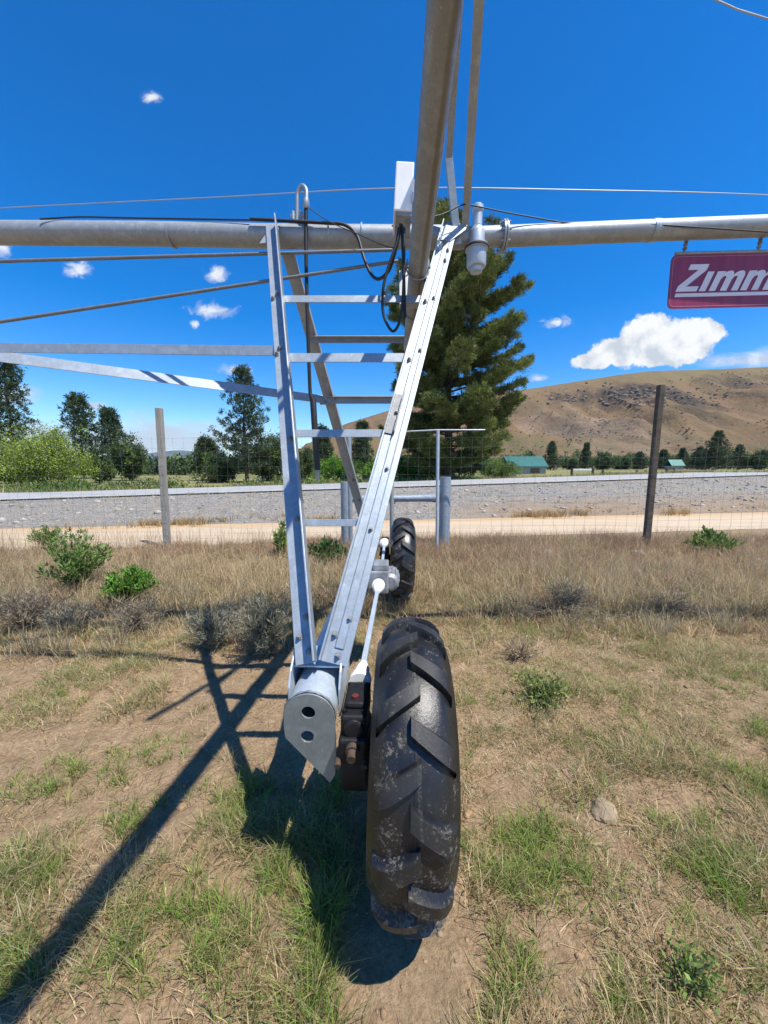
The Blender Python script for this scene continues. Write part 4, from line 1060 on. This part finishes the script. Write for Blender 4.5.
def shrub(px, py, wpx, hpx, cols, label, cat='shrub', name='shrub', nst=40, k=16, ln=.05, wd=.018, stem='bark_grey', seed=1, bare=.15, up=.4):
    rg = np.random.default_rng(seed); c = gp(px, py); dep = c.y * .9925 + CAMH * .12
    w = wpx / F * dep; h = hpx / F * dep; z = float(ground_z(c.x, c.y))
    t = thing(name, (c.x, c.y, z), label, cat)
    b = MB(); cen = []; od = []
    for i in range(nst):
        a = rg.uniform(0, 6.28); rr = math.sqrt(rg.uniform(0, 1)); el = 1 - .45 * rr ** 2
        tip = Vector((math.cos(a) * rr * w / 2, math.sin(a) * rr * w / 2, h * el * rg.uniform(.65, 1.08)))
        mid = Vector((tip.x * .35, tip.y * .35, tip.z * .55)); b.tube([Vector((tip.x * .06, tip.y * .06, -.02)), mid, tip], [.005, .0035, .0015], 4, False)
        for q in np.linspace(bare, 1, 6):
            p = mid.lerp(tip, (q - .5) * 2) if q > .5 else Vector((tip.x * .06, tip.y * .06, 0)).lerp(mid, q * 2)
            cen.append(p[:]); od.append((tip - mid).normalized()[:])
    b.v = [v + W[t.name] for v in b.v]
    b.build('stems', M[stem], t)
    V, idx = leaves(np.array(cen), np.array(od), k, ln, wd, .022, rg, up, .8)
    ct = np.array(cols)[rg.integers(0, len(cols), len(cen))] * rg.uniform(.75, 1.25, (len(cen), 1))
    leaf_obj('leaves', V, ct[idx] * rg.uniform(.85, 1.15, (len(idx), 1)), M['foliage'], t)
LG = [(.16, .24, .06), (.20, .28, .08), (.12, .19, .05)]
SAGE = [(.25, .245, .175), (.31, .295, .22), (.19, .185, .125)]
DEAD = [(.30, .235, .165), (.38, .31, .22), (.22, .17, .115)]
BRI = [(.13, .26, .04), (.17, .32, .055), (.10, .20, .03)]
shrub(78, 592, 64, 58, LG, 'loose pale green weedy bush in the dry grass on the left', seed=1, nst=36, ln=.07, wd=.02)
shrub(132, 602, 44, 34, BRI, 'low bright green bush beside the paler weedy one', seed=2, nst=60, ln=.05, wd=.022)
shrub(50, 548, 40, 20, LG, 'small pale green weed behind the larger weedy bush on the left', seed=21, nst=20, ln=.07, wd=.02)
shrub(268, 655, 66, 62, SAGE, 'grey green sagebrush just left of the ladder foot', seed=3, nst=90, k=12, ln=.06, wd=.007, name='sagebrush')
shrub(214, 650, 52, 44, SAGE, 'greyish scraggly sagebrush near the shadow of the ladder top', seed=4, nst=60, k=10, ln=.06, wd=.006, name='sagebrush')
shrub(140, 632, 60, 34, DEAD, 'dark dry brush under the bright green bush', seed=5, nst=60, k=8, ln=.05, wd=.006, name='dry_brush')
shrub(28, 628, 66, 40, DEAD, 'dark dry brush at the left edge of the grass', seed=6, nst=70, k=8, ln=.06, wd=.006, name='dry_brush')
shrub(72, 634, 50, 28, DEAD + SAGE, 'flattened grey brown brush below the pale weedy bush', seed=7, nst=50, k=8, ln=.06, wd=.006, name='dry_brush')
shrub(568, 612, 44, 34, SAGE + DEAD, 'grey twiggy sagebrush in the grass below the pale boulder', seed=8, nst=60, k=9, ln=.05, wd=.006, name='sagebrush')
shrub(555, 615, 120, 24, DEAD, 'long dark patch of dead brush right of the front tyre top', seed=9, nst=60, k=8, ln=.06, wd=.006, name='dry_brush')
shrub(662, 612, 60, 22, DEAD, 'dark dead brush at the right beneath the dark fence post', seed=10, nst=50, k=8, ln=.06, wd=.006, name='dry_brush')
shrub(281, 558, 16, 32, LG, 'slender green weed just left of the ladder near the track', seed=11, nst=12, ln=.09, wd=.025)
shrub(326, 562, 40, 18, [(.05, .10, .03), (.08, .14, .04)], 'dark broad leafed weed at the foot of the fence brace', seed=12, nst=20, k=8, ln=.13, wd=.05)
shrub(708, 553, 38, 20, LG, 'broad leafed green plant in the grass right of the dark fence post', seed=13, nst=20, k=8, ln=.14, wd=.055)
shrub(540, 700, 60, 26, [(.20, .24, .075), (.24, .28, .10)], 'low grey green weed on the right before the tall grass', 'weed', 'weed', 22, 10, .04, .014, seed=14)
shrub(688, 985, 40, 40, [(.21, .28, .08), (.17, .24, .065)], 'low leafy green weed at the bottom right', 'weed', 'weed', 14, 5, .022, .012, seed=15)
shrub(520, 660, 40, 20, DEAD + STRAW, 'clump of bleached dead stems right of the front tyre', 'weed', 'weed', 24, 6, .05, .005, seed=16)

# ------------------------------------------------------------------ trees
def conifer(px, Y, py_top, wpx, label, seed, dens=1.0, cols=None, group=None, base_py=None, bare=.12, taper=.9, needle=.35, big=False, lean=0.0, name='pine_tree', clump=1.0, droop=.1, round_=0.0):
    rg = np.random.default_rng(seed)
    top = at(px, py_top, Y); z0 = float(ground_z(top.x, Y)) - .1
    H = top.z - z0; w = wpx / F * (Y * .9925 - (top.z * .6 - CAMH) * .12) / 2
    t = thing(name, (top.x, Y, z0), label, 'tree', group)
    b = MB(); r0 = H * .018
    sway = [Vector((rg.normal(0, .006) * H * i / 6, rg.normal(0, .006) * H * i / 6, H * i / 6)) for i in range(7)]
    sway = [v + Vector((lean * (i / 6) ** 1.3 - lean, 0, 0)) for i, v in enumerate(sway)]
    sway[0] = Vector((-lean, 0, -.2))
    b.tube(sway, [r0 * (1 - .92 * i / 6) + .01 for i in range(7)], 8 if not big else 14)
    def trunk(h):
        f = min(5.999, h / H * 6); i = int(f); return sway[i].lerp(sway[i + 1], f - i)
    nb = int((165 if big else 96) * dens); cen = []; od = []; rad = []; tn = []
    for i in range(nb):
        f = bare + (1 - bare) * ((i + rg.uniform(0, 1)) / nb) ** .9
        prof = (1 - f) ** taper if round_ == 0 else (1 - round_) * (1 - f) ** taper + round_ * math.sqrt(max(0, 1 - ((f - .42) / .58) ** 2)) * .9
        prof = prof * (1 - (.72 if big else .2) * float(sstep(.70, .93, f)))
        prof = prof * (.55 + .45 * min(1, (f - bare) / .12 + .3))
        Lb = w * (1 + (.17 * math.cos(i * 2.399) if big else 0)) * (prof * rg.uniform(.72 if big else .5, 1.1) * (1 if not big else .95 + .32 * mnoise.noise(Vector((math.cos(i * 2.4), math.sin(i * 2.4), f * 3)) * 1.3)) + .05)
        a = i * 2.399 + rg.normal(0, .4)
        p0 = trunk(f * H * .985); rise = (.25 - droop) + (.30 if big else .5) * f + (.02 if big else 0)
        d = Vector((math.cos(a), math.sin(a), rise + rg.normal(0, .12))).normalized()
        p1 = p0 + d * Lb * .6 + Vector((0, 0, -.04 * Lb)); p2 = p0 + d * Lb + Vector((0, 0, .08 * Lb))
        b.tube([p0, p1, p2], [r0 * .28 * (1 - f * .7) + .006, r0 * .16 * (1 - f * .7) + .005, .006], 5, False)
        tint = rg.uniform(.72, 1.3)
        nc = max(2, int(Lb / (needle * 1.25)))
        for q in np.linspace(.34 if big else .25, 1.0, nc):
            p = p0.lerp(p1, q / .6) if q < .6 else p1.lerp(p2, (q - .6) / .4)
            sidev = Vector((-d.y, d.x, 0))
            for sg in (-1, 0, 1):
                tw = p + d * needle * .5 + sidev * sg * (needle * .9 + .16 * Lb * (1.15 - q)) * rg.uniform(.6, 1.1) + Vector((0, 0, rg.uniform(-.1, .35) * needle))
                if big or sg: b.tube([p, tw], [.012, .006], 3, False)
                for _ in range(4 if big else 1):
                    cen.append((tw + Vector(rg.normal(0, 1, 3)) * needle * .26)[:]); od.append((d * .7 + sidev * sg * .7 + Vector((0, 0, .25))).normalized()[:]); rad.append(needle * rg.uniform(.16, .3) * clump); tn.append(tint * rg.uniform(.85, 1.15))
    b.v = [v + W[t.name] for v in b.v]
    b.build('trunk', M['bark'], t, smooth=True)
    cols = cols or [(.035, .062, .022), (.050, .080, .028), (.028, .050, .020), (.065, .085, .030)]
    cen = np.array(cen); od = np.array(od); rad = np.array(rad)
    V, idx = leaves(cen, od, 40 if big else 22, needle * .62, needle * (.10 if big else .17), rad, rg, .35, .9)
    ct = np.array(cols)[rg.integers(0, len(cols), len(cen))] * np.array(tn)[:, None]
    leaf_obj('crown', V, ct[idx] * rg.uniform(.85, 1.15, (len(idx), 1)), M['needles'], t)
def broadleaf(px, Y, py_top, wpx, cols, label, seed, group=None, leaf=.22, n=1.0, low=.08, name='leafy_tree'):
    rg = np.random.default_rng(seed); top = at(px, py_top, Y); z0 = float(ground_z(top.x, Y)) - .1
    H = top.z - z0; w = wpx / F * Y * .98 / 2
    t = thing(name, (top.x, Y, z0), label, 'tree', group)
    b = MB(); cen = []; od = []; rad = []
    nb = int(26 * n)
    for i in range(nb):
        a = i * 2.399 + rg.normal(0, .3); rr = math.sqrt((i + .5) / nb) * rg.uniform(.8, 1.1)
        topz = H * (math.sqrt(max(.04, 1 - (rr * .93) ** 2)) * rg.uniform(.72, 1.04))
        tip = Vector((math.cos(a) * rr * w, math.sin(a) * rr * w, topz))
        mid = Vector((tip.x * .45, tip.y * .45, tip.z * .5))
        b.tube([Vector((tip.x * .03, tip.y * .03, -.2)), mid, tip], [H * .012 + .02, H * .007 + .01, .008], 6, False)
        for _ in range(int(9)):
            q = rg.uniform(.1, 1.0) ** .6
            p = Vector((tip.x * .03, tip.y * .03, 0)).lerp(mid, q * 2) if q < .5 else mid.lerp(tip, (q - .5) * 2)
            p = p + Vector(rg.normal(0, 1, 3)) * w * .13
            if p.z < H * low: p.z = H * low * rg.uniform(.5, 1.5)
            cen.append(p[:]); od.append((p.normalized())[:]); rad.append(w * rg.uniform(.06, .13))
    b.v = [v + W[t.name] for v in b.v]
    b.build('trunk', M['bark_grey'], t, smooth=True)
    cen = np.array(cen); od = np.array(od); rad = np.array(rad)
    V, idx = leaves(cen, od, 70, leaf * .62, leaf * .3, rad, rg, .2, .4)
    ct = np.array(cols)[rg.integers(0, len(cols), len(cen))] * rg.uniform(.65, 1.35, (len(cen), 1))
    leaf_obj('crown', V, ct[idx] * rg.uniform(.85, 1.15, (len(idx), 1)), M['foliage'], t)

PINE = [(.128, .160, .046), (.160, .188, .056), (.092, .124, .040), (.20, .212, .066)]
DKP = [(.066, .098, .046), (.082, .116, .053), (.054, .082, .040)]
YG = [(.22, .29, .05), (.26, .33, .065), (.17, .235, .045), (.30, .35, .085)]
MG = [(.12, .18, .045), (.15, .21, .05), (.09, .145, .036)]
BG = [(.12, .24, .03), (.16, .28, .04), (.09, .19, .025)]
conifer(443, 32, 210, 152, 'large full pine standing across the road right of the ladder', 31, 1.0, PINE, big=True, bare=.06, needle=.45, taper=.75, round_=.92, droop=.2, lean=-.9)
TG = 'pines and trees beyond the road'
conifer(2, 62, 350, 46, 'tall dark pine cut by the left edge of the view', 32, .9, DKP, TG, needle=.8, taper=.6, bare=.15)
conifer(77, 70, 397, 44, 'dark rounded pine rising behind the yellow green willow', 33, .8, DKP, TG, needle=.8, taper=.6)
conifer(108, 72, 411, 36, 'narrow dark pine right of the rounded one behind the willow', 34, .8, DKP, TG, needle=.8, taper=.7)
broadleaf(128, 60, 433, 34, DKP + MG, 'mid green bushy tree at the right end of the left hand grove', 35, TG, .5)
broadleaf(40, 44, 428, 84, YG, 'broad yellow green willow left of the grey fence post', 36, TG, .38, 1.6, name='willow_tree')
broadleaf(99, 52, 456, 26, DKP + MG, 'darker green bush tucked against the right side of the willow', 43, TG, .38, .8)
broadleaf(10, 50, 452, 50, MG, 'darker green bush against the left side of the willow', 44, TG, .38, .8)
conifer(242, 52, 369, 76, 'open branched pine left of the ladder with sky between limbs', 37, 1.0, [(.06, .092, .05), (.078, .11, .058), (.048, .076, .042)], TG, needle=.55, taper=.7, bare=.1)
conifer(206, 60, 442, 40, 'small dark pine left of the open branched pine', 38, .8, DKP, TG, needle=.7)
broadleaf(270, 56, 432, 52, DKP + MG, 'green tree directly left of the ladder behind the open branched pine', 39, TG, .45)
broadleaf(222, 54, 452, 44, DKP + MG, 'dark green bush below the open branched pine', 45, TG, .4, .7)
broadleaf(300, 58, 446, 36, DKP + MG, 'dark tree half hidden behind the left ladder leg', 40, TG, .45)
broadleaf(335, 40, 458, 44, BG, 'bright green bush seen through the ladder', 41, TG, .3)
broadleaf(376, 44, 462, 30, BG, 'bright green bush behind the right ladder leg', 46, TG, .3, .7)
conifer(362, 90, 424, 24, 'thin dark pine on the hillside seen through the ladder', 42, .8, DKP, TG, needle=.9)
conifer(322, 84, 430, 22, 'slender dark pine just left of the thin one through the ladder', 47, .8, DKP, TG, needle=.9)
broadleaf(408, 38, 452, 40, MG + BG, 'green bush under the large pine on its left', 48, TG, .3, .8)
broadleaf(436, 36, 456, 44, BG, 'bright green bush under the large pine beside its trunk', 49, TG, .28, .7)
broadleaf(500, 46, 462, 46, MG, 'low dark bush at the right foot of the large pine', 50, TG, .3, .7)
RT_ = 'trees at the foot of the brown hill'
for i, (px, Y, pt, w, kind_, lab) in enumerate([
    (552, 110, 443, 22, 'c', 'narrow dark conifer right of the green roofed shed'),
    (587, 120, 444, 15, 'c', 'slim dark conifer above the white gate'),
    (604, 130, 453, 22, 'b', 'round dark tree next to the slim conifer above the white gate'),
    (622, 140, 456, 24, 'b', 'first low tree left of the dark fence post'),
    (640, 145, 453, 24, 'c', 'dark tree just left of the dark fence post'),
    (664, 140, 451, 24, 'c', 'dark tree just right of the dark fence post'),
    (683, 138, 449, 20, 'c', 'conifer behind the little teal roof'),
    (700, 130, 448, 26, 'c', 'bushy conifer left of the largest spruce on the right'),
    (719, 115, 432, 38, 'c', 'largest spruce at the foot of the hill on the right'),
    (740, 130, 446, 26, 'c', 'conifer right of the largest spruce'),
    (762, 125, 449, 26, 'b', 'round dark tree at the right edge of the view'),
    (572, 135, 459, 20, 'b', 'low bush between the shed and the white gate')]):
    if kind_ == 'c': conifer(px, Y, pt, w, lab, 60 + i, 1.0 + .3 * (i % 3), DKP, RT_, needle=.5, taper=1.0 + .1 * (i % 4), bare=.03)
    else: broadleaf(px, Y, pt, w, DKP + MG[:1], lab, 60 + i, RT_, .8, .6)
# brush along the far road verge on the left
cen = []; cs_ = []
for _ in range(300):
    x = random.uniform(-60, 9); s_ = random.uniform(29, 40); y = s_ + SK * x; hgt = random.uniform(.25, .8)
    if fbm(np.array([x * .12]), np.array([s_ * .2]), 3, 91)[0] < .40: continue
    c_ = np.array(random.choice(MG + OLIVE[:1] + DKP[:1])) * random.uniform(.7, 1.2)
    for _k in range(10):
        cen.append((x + random.gauss(0, .6), y + random.gauss(0, .5), float(ground_z(x, y)) + random.uniform(0, hgt))); cs_.append(c_)
cen = np.array(cen); rg = np.random.default_rng(15)
V, idx = leaves(cen, np.tile([0, 0, 1.], (len(cen), 1)), 16, .3, .12, .22, rg, .5, .3)
kind(leaf_obj('roadside_brush', V, np.array(cs_)[idx], M['foliage'], None), 'stuff')
# the far wood: one dark mass along the valley floor
cen = []
for _ in range(1500):
    if random.random() < .5:
        Y = random.uniform(190, 330); px = random.uniform(-160, 1000); z = random.uniform(.5, 4.5) if px < 500 else random.uniform(.5, 9)
    else:
        Y = random.uniform(95, 170); px = random.uniform(-200, 520); z = random.uniform(0, 2.2)
    p = at(px, 467, Y); cen.append((p.x, Y, z))
cen = np.array(cen); rg = np.random.default_rng(5)
V, idx = leaves(cen, np.tile([0, 0, 1.], (len(cen), 1)), 70, 1.3, .6, np.array([1.1] * len(cen)), rg, .6, .3)
ct = np.array(DKP + MG[:1])[rg.integers(0, 4, len(cen))] * rg.uniform(.8, 1.3, (len(cen), 1))
kind(leaf_obj('far_wood', V, ct[idx], M['foliage'], None), 'stuff')

# ------------------------------------------------------------------ small buildings and rails beyond the road
def shed(px0, px1, py_e, py_r, py_b, Y, label, win=True):
    p0, p1 = at(px0, py_e, Y), at(px1, py_e, Y); z0 = float(ground_z((p0.x + p1.x) / 2, Y)) - .2
    zr = at(px0, py_r, Y).z; dpt = (p1.x - p0.x) * .8; c = Vector(((p0.x + p1.x) / 2, Y + dpt / 2, z0))
    t = thing('shed', c, label, 'shed', 'little roofed buildings beyond the road')
    w = (p1.x - p0.x) / 2; he = p0.z
    b = MB(); b.box(Vector((c.x, c.y, (he + z0) / 2)), (w * 2, dpt, he - z0)); wl = b.build('wall', M['siding'], t)
    b = MB()
    for sx in (0,):
        y0, y1, ym = c.y - dpt / 2 - .3, c.y + dpt / 2 + .3, c.y
        b.prism([(c.x - w - .3, y0, he - .05), (c.x - w - .3, ym, zr), (c.x - w - .3, y1, he - .05), (c.x - w - .3, y1, he + .1), (c.x - w - .3, ym, zr + .15), (c.x - w - .3, y0, he + .1)], (2 * w + .6, 0, 0))
    b.build('roof', M['teal_roof'], t)
    if win:
        b = MB(); b.box(Vector((c.x + w * .4, c.y - dpt / 2 - .02, z0 + (he - z0) * .5)), (w * .5, .06, (he - z0) * .7)); b.build('door', M['brown_wood'], t)
shed(510, 546, 467, 457, 484, 58, 'long grey shed with a teal roof right of the large pine')
shed(672, 684, 466, 460, 474, 120, 'tiny shed with a teal roof under the trees right of the dark fence post', False)
gt = thing('gate', (at(582, 478, 40).x, 40, float(ground_z(at(582, 478, 40).x, 40))), 'white pipe gate between two dark posts beyond the road', 'gate')
za = float(ground_z(at(582, 478, 40).x, 40)); xa, xb = at(572, 470, 40).x, at(593, 470, 40).x
for x in (xa, xb):
    b = MB(); b.tube([(x, 40, za - .2), (x, 40, at(572, 468, 40).z)], .14, 8); b.build('post', M['dark_wood'], gt, smooth=True)
b = MB(); b.bar((xa + .14, 40, at(572, 469.5, 40).z), (xb - .14, 40, at(572, 469.5, 40).z), .08, .16); b.build('rail', M['white_paint'], gt)
def railfence(pxs, Y, pyt, label):
    X = [at(p, 470, Y).x for p in pxs]; z = float(ground_z(X[0], Y)); zt = at(pxs[0], pyt, Y).z
    t = thing('rail_fence', (X[0], Y, z), label, 'fence', 'rail fences beyond the road')
    for x in X: b = MB(); b.tube([(x, Y, z - .2), (x, Y, zt)], .15, 8); b.build('post', M['brown_wood'], t, smooth=True)
    b = MB(); b.tube([(X[0], Y - .18, zt - .35), (X[-1], Y - .18, zt - .35)], .07, 8); b.build('rail', M['brown_wood'], t, smooth=True)
railfence([667, 674, 713], 44, 468, 'brown rail fence with stubby posts right of the dark fence post')
railfence([603, 637, 646], 46, 470, 'brown rail fence left of the dark fence post')

# ------------------------------------------------------------------ air
HAZE = True
if HAZE:
    hm = bpy.data.materials.new('thin_air'); hm.use_nodes = True; ht = hm.node_tree; ht.nodes.clear()
    ho = ht.nodes.new('ShaderNodeOutputMaterial'); hv = ht.nodes.new('ShaderNodeVolumePrincipled')
    hv.inputs['Color'].default_value = (.62, .76, .95, 1); hv.inputs['Density'].default_value = .00005; hv.inputs['Anisotropy'].default_value = .2
    ht.links.new(hv.outputs[0], ho.inputs['Volume'])
    b = MB(); b.box((0, 4000, 190), (9500, 11000, 402)); kind(b.build('haze', hm), 'stuff')
# ------------------------------------------------------------------ light
SUND = Vector((.375, -.28, 1.0)).normalized()
el = math.asin(SUND.z); az = math.atan2(SUND.x, SUND.y)
sl = bpy.data.lights.new('sun', 'SUN'); sl.energy = 5.0; sl.angle = R(.53); sl.color = (1.0, .955, .88)
so = bpy.data.objects.new('sun', sl); COL.objects.link(so); so.rotation_euler = SUND.to_track_quat('Z', 'Y').to_euler(); so.location = (5, -4, 12)

wd = bpy.data.worlds.new('World'); SC.world = wd; wd.use_nodes = True; t = wd.node_tree; t.nodes.clear()
out = nd(t, 'ShaderNodeOutputWorld'); sky = nd(t, 'ShaderNodeTexSky', sky_type='NISHITA')
sky.sun_disc = False; sky.sun_elevation = el; sky.sun_rotation = az; sky.altitude = 1200; sky.air_density = 1.0; sky.dust_density = .3; sky.ozone_density = 2.2
hs = nd(t, 'ShaderNodeHueSaturation'); hs.inputs['Saturation'].default_value = 1.5; hs.inputs['Hue'].default_value = .507; hs.inputs['Value'].default_value = 1.55
t.links.new(sky.outputs[0], hs.inputs['Color'])
bg = nd(t, 'ShaderNodeBackground'); t.links.new(hs.outputs[0], bg.inputs[0]); bg.inputs[1].default_value = .090
# clouds: banks on a far vertical plane given by world direction
tc = nd(t, 'ShaderNodeTexCoord'); sx = nd(t, 'ShaderNodeSeparateXYZ'); t.links.new(tc.outputs['Generated'], sx.inputs[0])
dy = mth(t, 'MAXIMUM', sx.outputs[1], .02)
p_ = mth(t, 'DIVIDE', sx.outputs[0], dy); q_ = mth(t, 'DIVIDE', sx.outputs[2], dy)
front = mth(t, 'GREATER_THAN', sx.outputs[1], .03)
cv = nd(t, 'ShaderNodeCombineXYZ'); t.links.new(p_, cv.inputs[0]); t.links.new(q_, cv.inputs[1])
def pq(px, py): r = ray(px, py); return r.x / r.y, r.z / r.y
def union(ells):
    acc = None
    for px, py, rx, ry in ells:
        cp, cq = pq(px, py); rp2 = abs(pq(px + rx, py)[0] - cp); rq2 = abs(pq(px, py - ry)[1] - cq)
        a = mth(t, 'DIVIDE', mth(t, 'SUBTRACT', p_, cp), rp2); b = mth(t, 'DIVIDE', mth(t, 'SUBTRACT', q_, cq), rq2)
        r2 = mth(t, 'ADD', mth(t, 'MULTIPLY', a, a), mth(t, 'MULTIPLY', b, b))
        v = mth(t, 'SUBTRACT', 1.0, mth(t, 'SQRT', r2))
        acc = v if acc is None else mth(t, 'MAXIMUM', acc, v)
    return acc
def mapr(v, a, b):
    n = nd(t, 'ShaderNodeMapRange', interpolation_type='SMOOTHSTEP'); t.links.new(v, n.inputs[0]); n.inputs[1].default_value = a; n.inputs[2].default_value = b; return n.outputs[0]
def shifted(v, dx, dy_):
    n = nd(t, 'ShaderNodeVectorMath', operation='ADD'); t.links.new(v, n.inputs[0]); n.inputs[1].default_value = (dx, dy_, 0); return n.outputs[0]
big = union([(594, 362, 24, 9), (618, 352, 30, 17), (650, 338, 34, 27), (682, 340, 36, 24), (708, 331, 20, 13), (660, 354, 52, 14)])
n_a = noise(t, cv.outputs[0], 26, 7, .6); n_d = noise(t, cv.outputs[0], 15, 5, .55); n_b = noise(t, shifted(cv.outputs[0], .014, .024), 15, 5, .55); n_c = noise(t, cv.outputs[0], 11, 3, .5)
fld = mth(t, 'ADD', big, mth(t, 'MULTIPLY', mth(t, 'SUBTRACT', n_a, .5), 1.1))
m_big = mapr(fld, .0, .20)
small = union([(557, 322, 18, 8), (212, 311, 30, 12), (151, 97, 13, 8), (216, 275, 16, 12), (80, 270, 20, 11), (538, 378, 14, 5), (195, 324, 8, 6), (2, 248, 14, 14), (235, 370, 26, 8), (175, 440, 26, 9), (95, 405, 22, 6), (158, 470, 40, 10), (210, 458, 30, 8), (90, 408, 20, 6), (180, 449, 20, 6)])
n_s = noise(t, scaled(t, cv.outputs[0], 1, 1.5, 1), 24, 7, .68, .6)
m_small = mth(t, 'MULTIPLY', mapr(mth(t, 'ADD', small, mth(t, 'MULTIPLY', mth(t, 'SUBTRACT', n_s, .5), 2.2)), .1, 1.0), .85)
low = union([(752, 361, 62, 10), (820, 352, 60, 14), (160, 440, 160, 26), (30, 432, 60, 14), (0, 395, 40, 16)])
n_l = noise(t, scaled(t, cv.outputs[0], 1, 3.2, 1), 7, 6, .6, .4)
m_low = mth(t, 'MULTIPLY', mapr(mth(t, 'ADD', low, mth(t, 'MULTIPLY', mth(t, 'SUBTRACT', n_l, .5), 1.6)), -.1, .8), .85)
msk = mth(t, 'MULTIPLY', mth(t, 'MAXIMUM', mth(t, 'MAXIMUM', m_big, m_small), m_low), front)
lit = mth(t, 'ADD', mth(t, 'MULTIPLY', mth(t, 'SUBTRACT', n_d, n_b), 2.6), .68)
lit = mth(t, 'ADD', lit, mth(t, 'MULTIPLY', mth(t, 'SUBTRACT', n_c, .5), .5))
lit = mth(t, 'ADD', lit, mth(t, 'MULTIPLY', mth(t, 'SUBTRACT', q_, pq(650, 338)[1]), 3.5))
cc = ramp(t, lit, [(.2, (.60, .66, .74)), (.55, (.80, .84, .88)), (.85, (.96, .97, .98))])
bc = nd(t, 'ShaderNodeBackground'); t.links.new(cc, bc.inputs[0]); bc.inputs[1].default_value = .68
mx = nd(t, 'ShaderNodeMixShader'); t.links.new(msk, mx.inputs[0]); t.links.new(bg.outputs[0], mx.inputs[1]); t.links.new(bc.outputs[0], mx.inputs[2])
t.links.new(mx.outputs[0], out.inputs[0])

# ------------------------------------------------------------------ camera
cam = bpy.data.cameras.new('camera'); cam.sensor_width = 36; cam.lens = 36 * F / 1024; cam.clip_start = .05; cam.clip_end = 20000
co = bpy.data.objects.new('camera', cam); COL.objects.link(co); co.location = (0, 0, CAMH); co.rotation_euler = (R(90) - PITCH, 0, 0); SC.camera = co
SC.view_settings.view_transform = 'Standard'; SC.view_settings.look = 'None'; SC.view_settings.exposure = 0.62; SC.view_settings.gamma = 1
SC.cycles.max_bounces = 6; SC.cycles.transparent_max_bounces = 4
SC.render.film_transparent = False
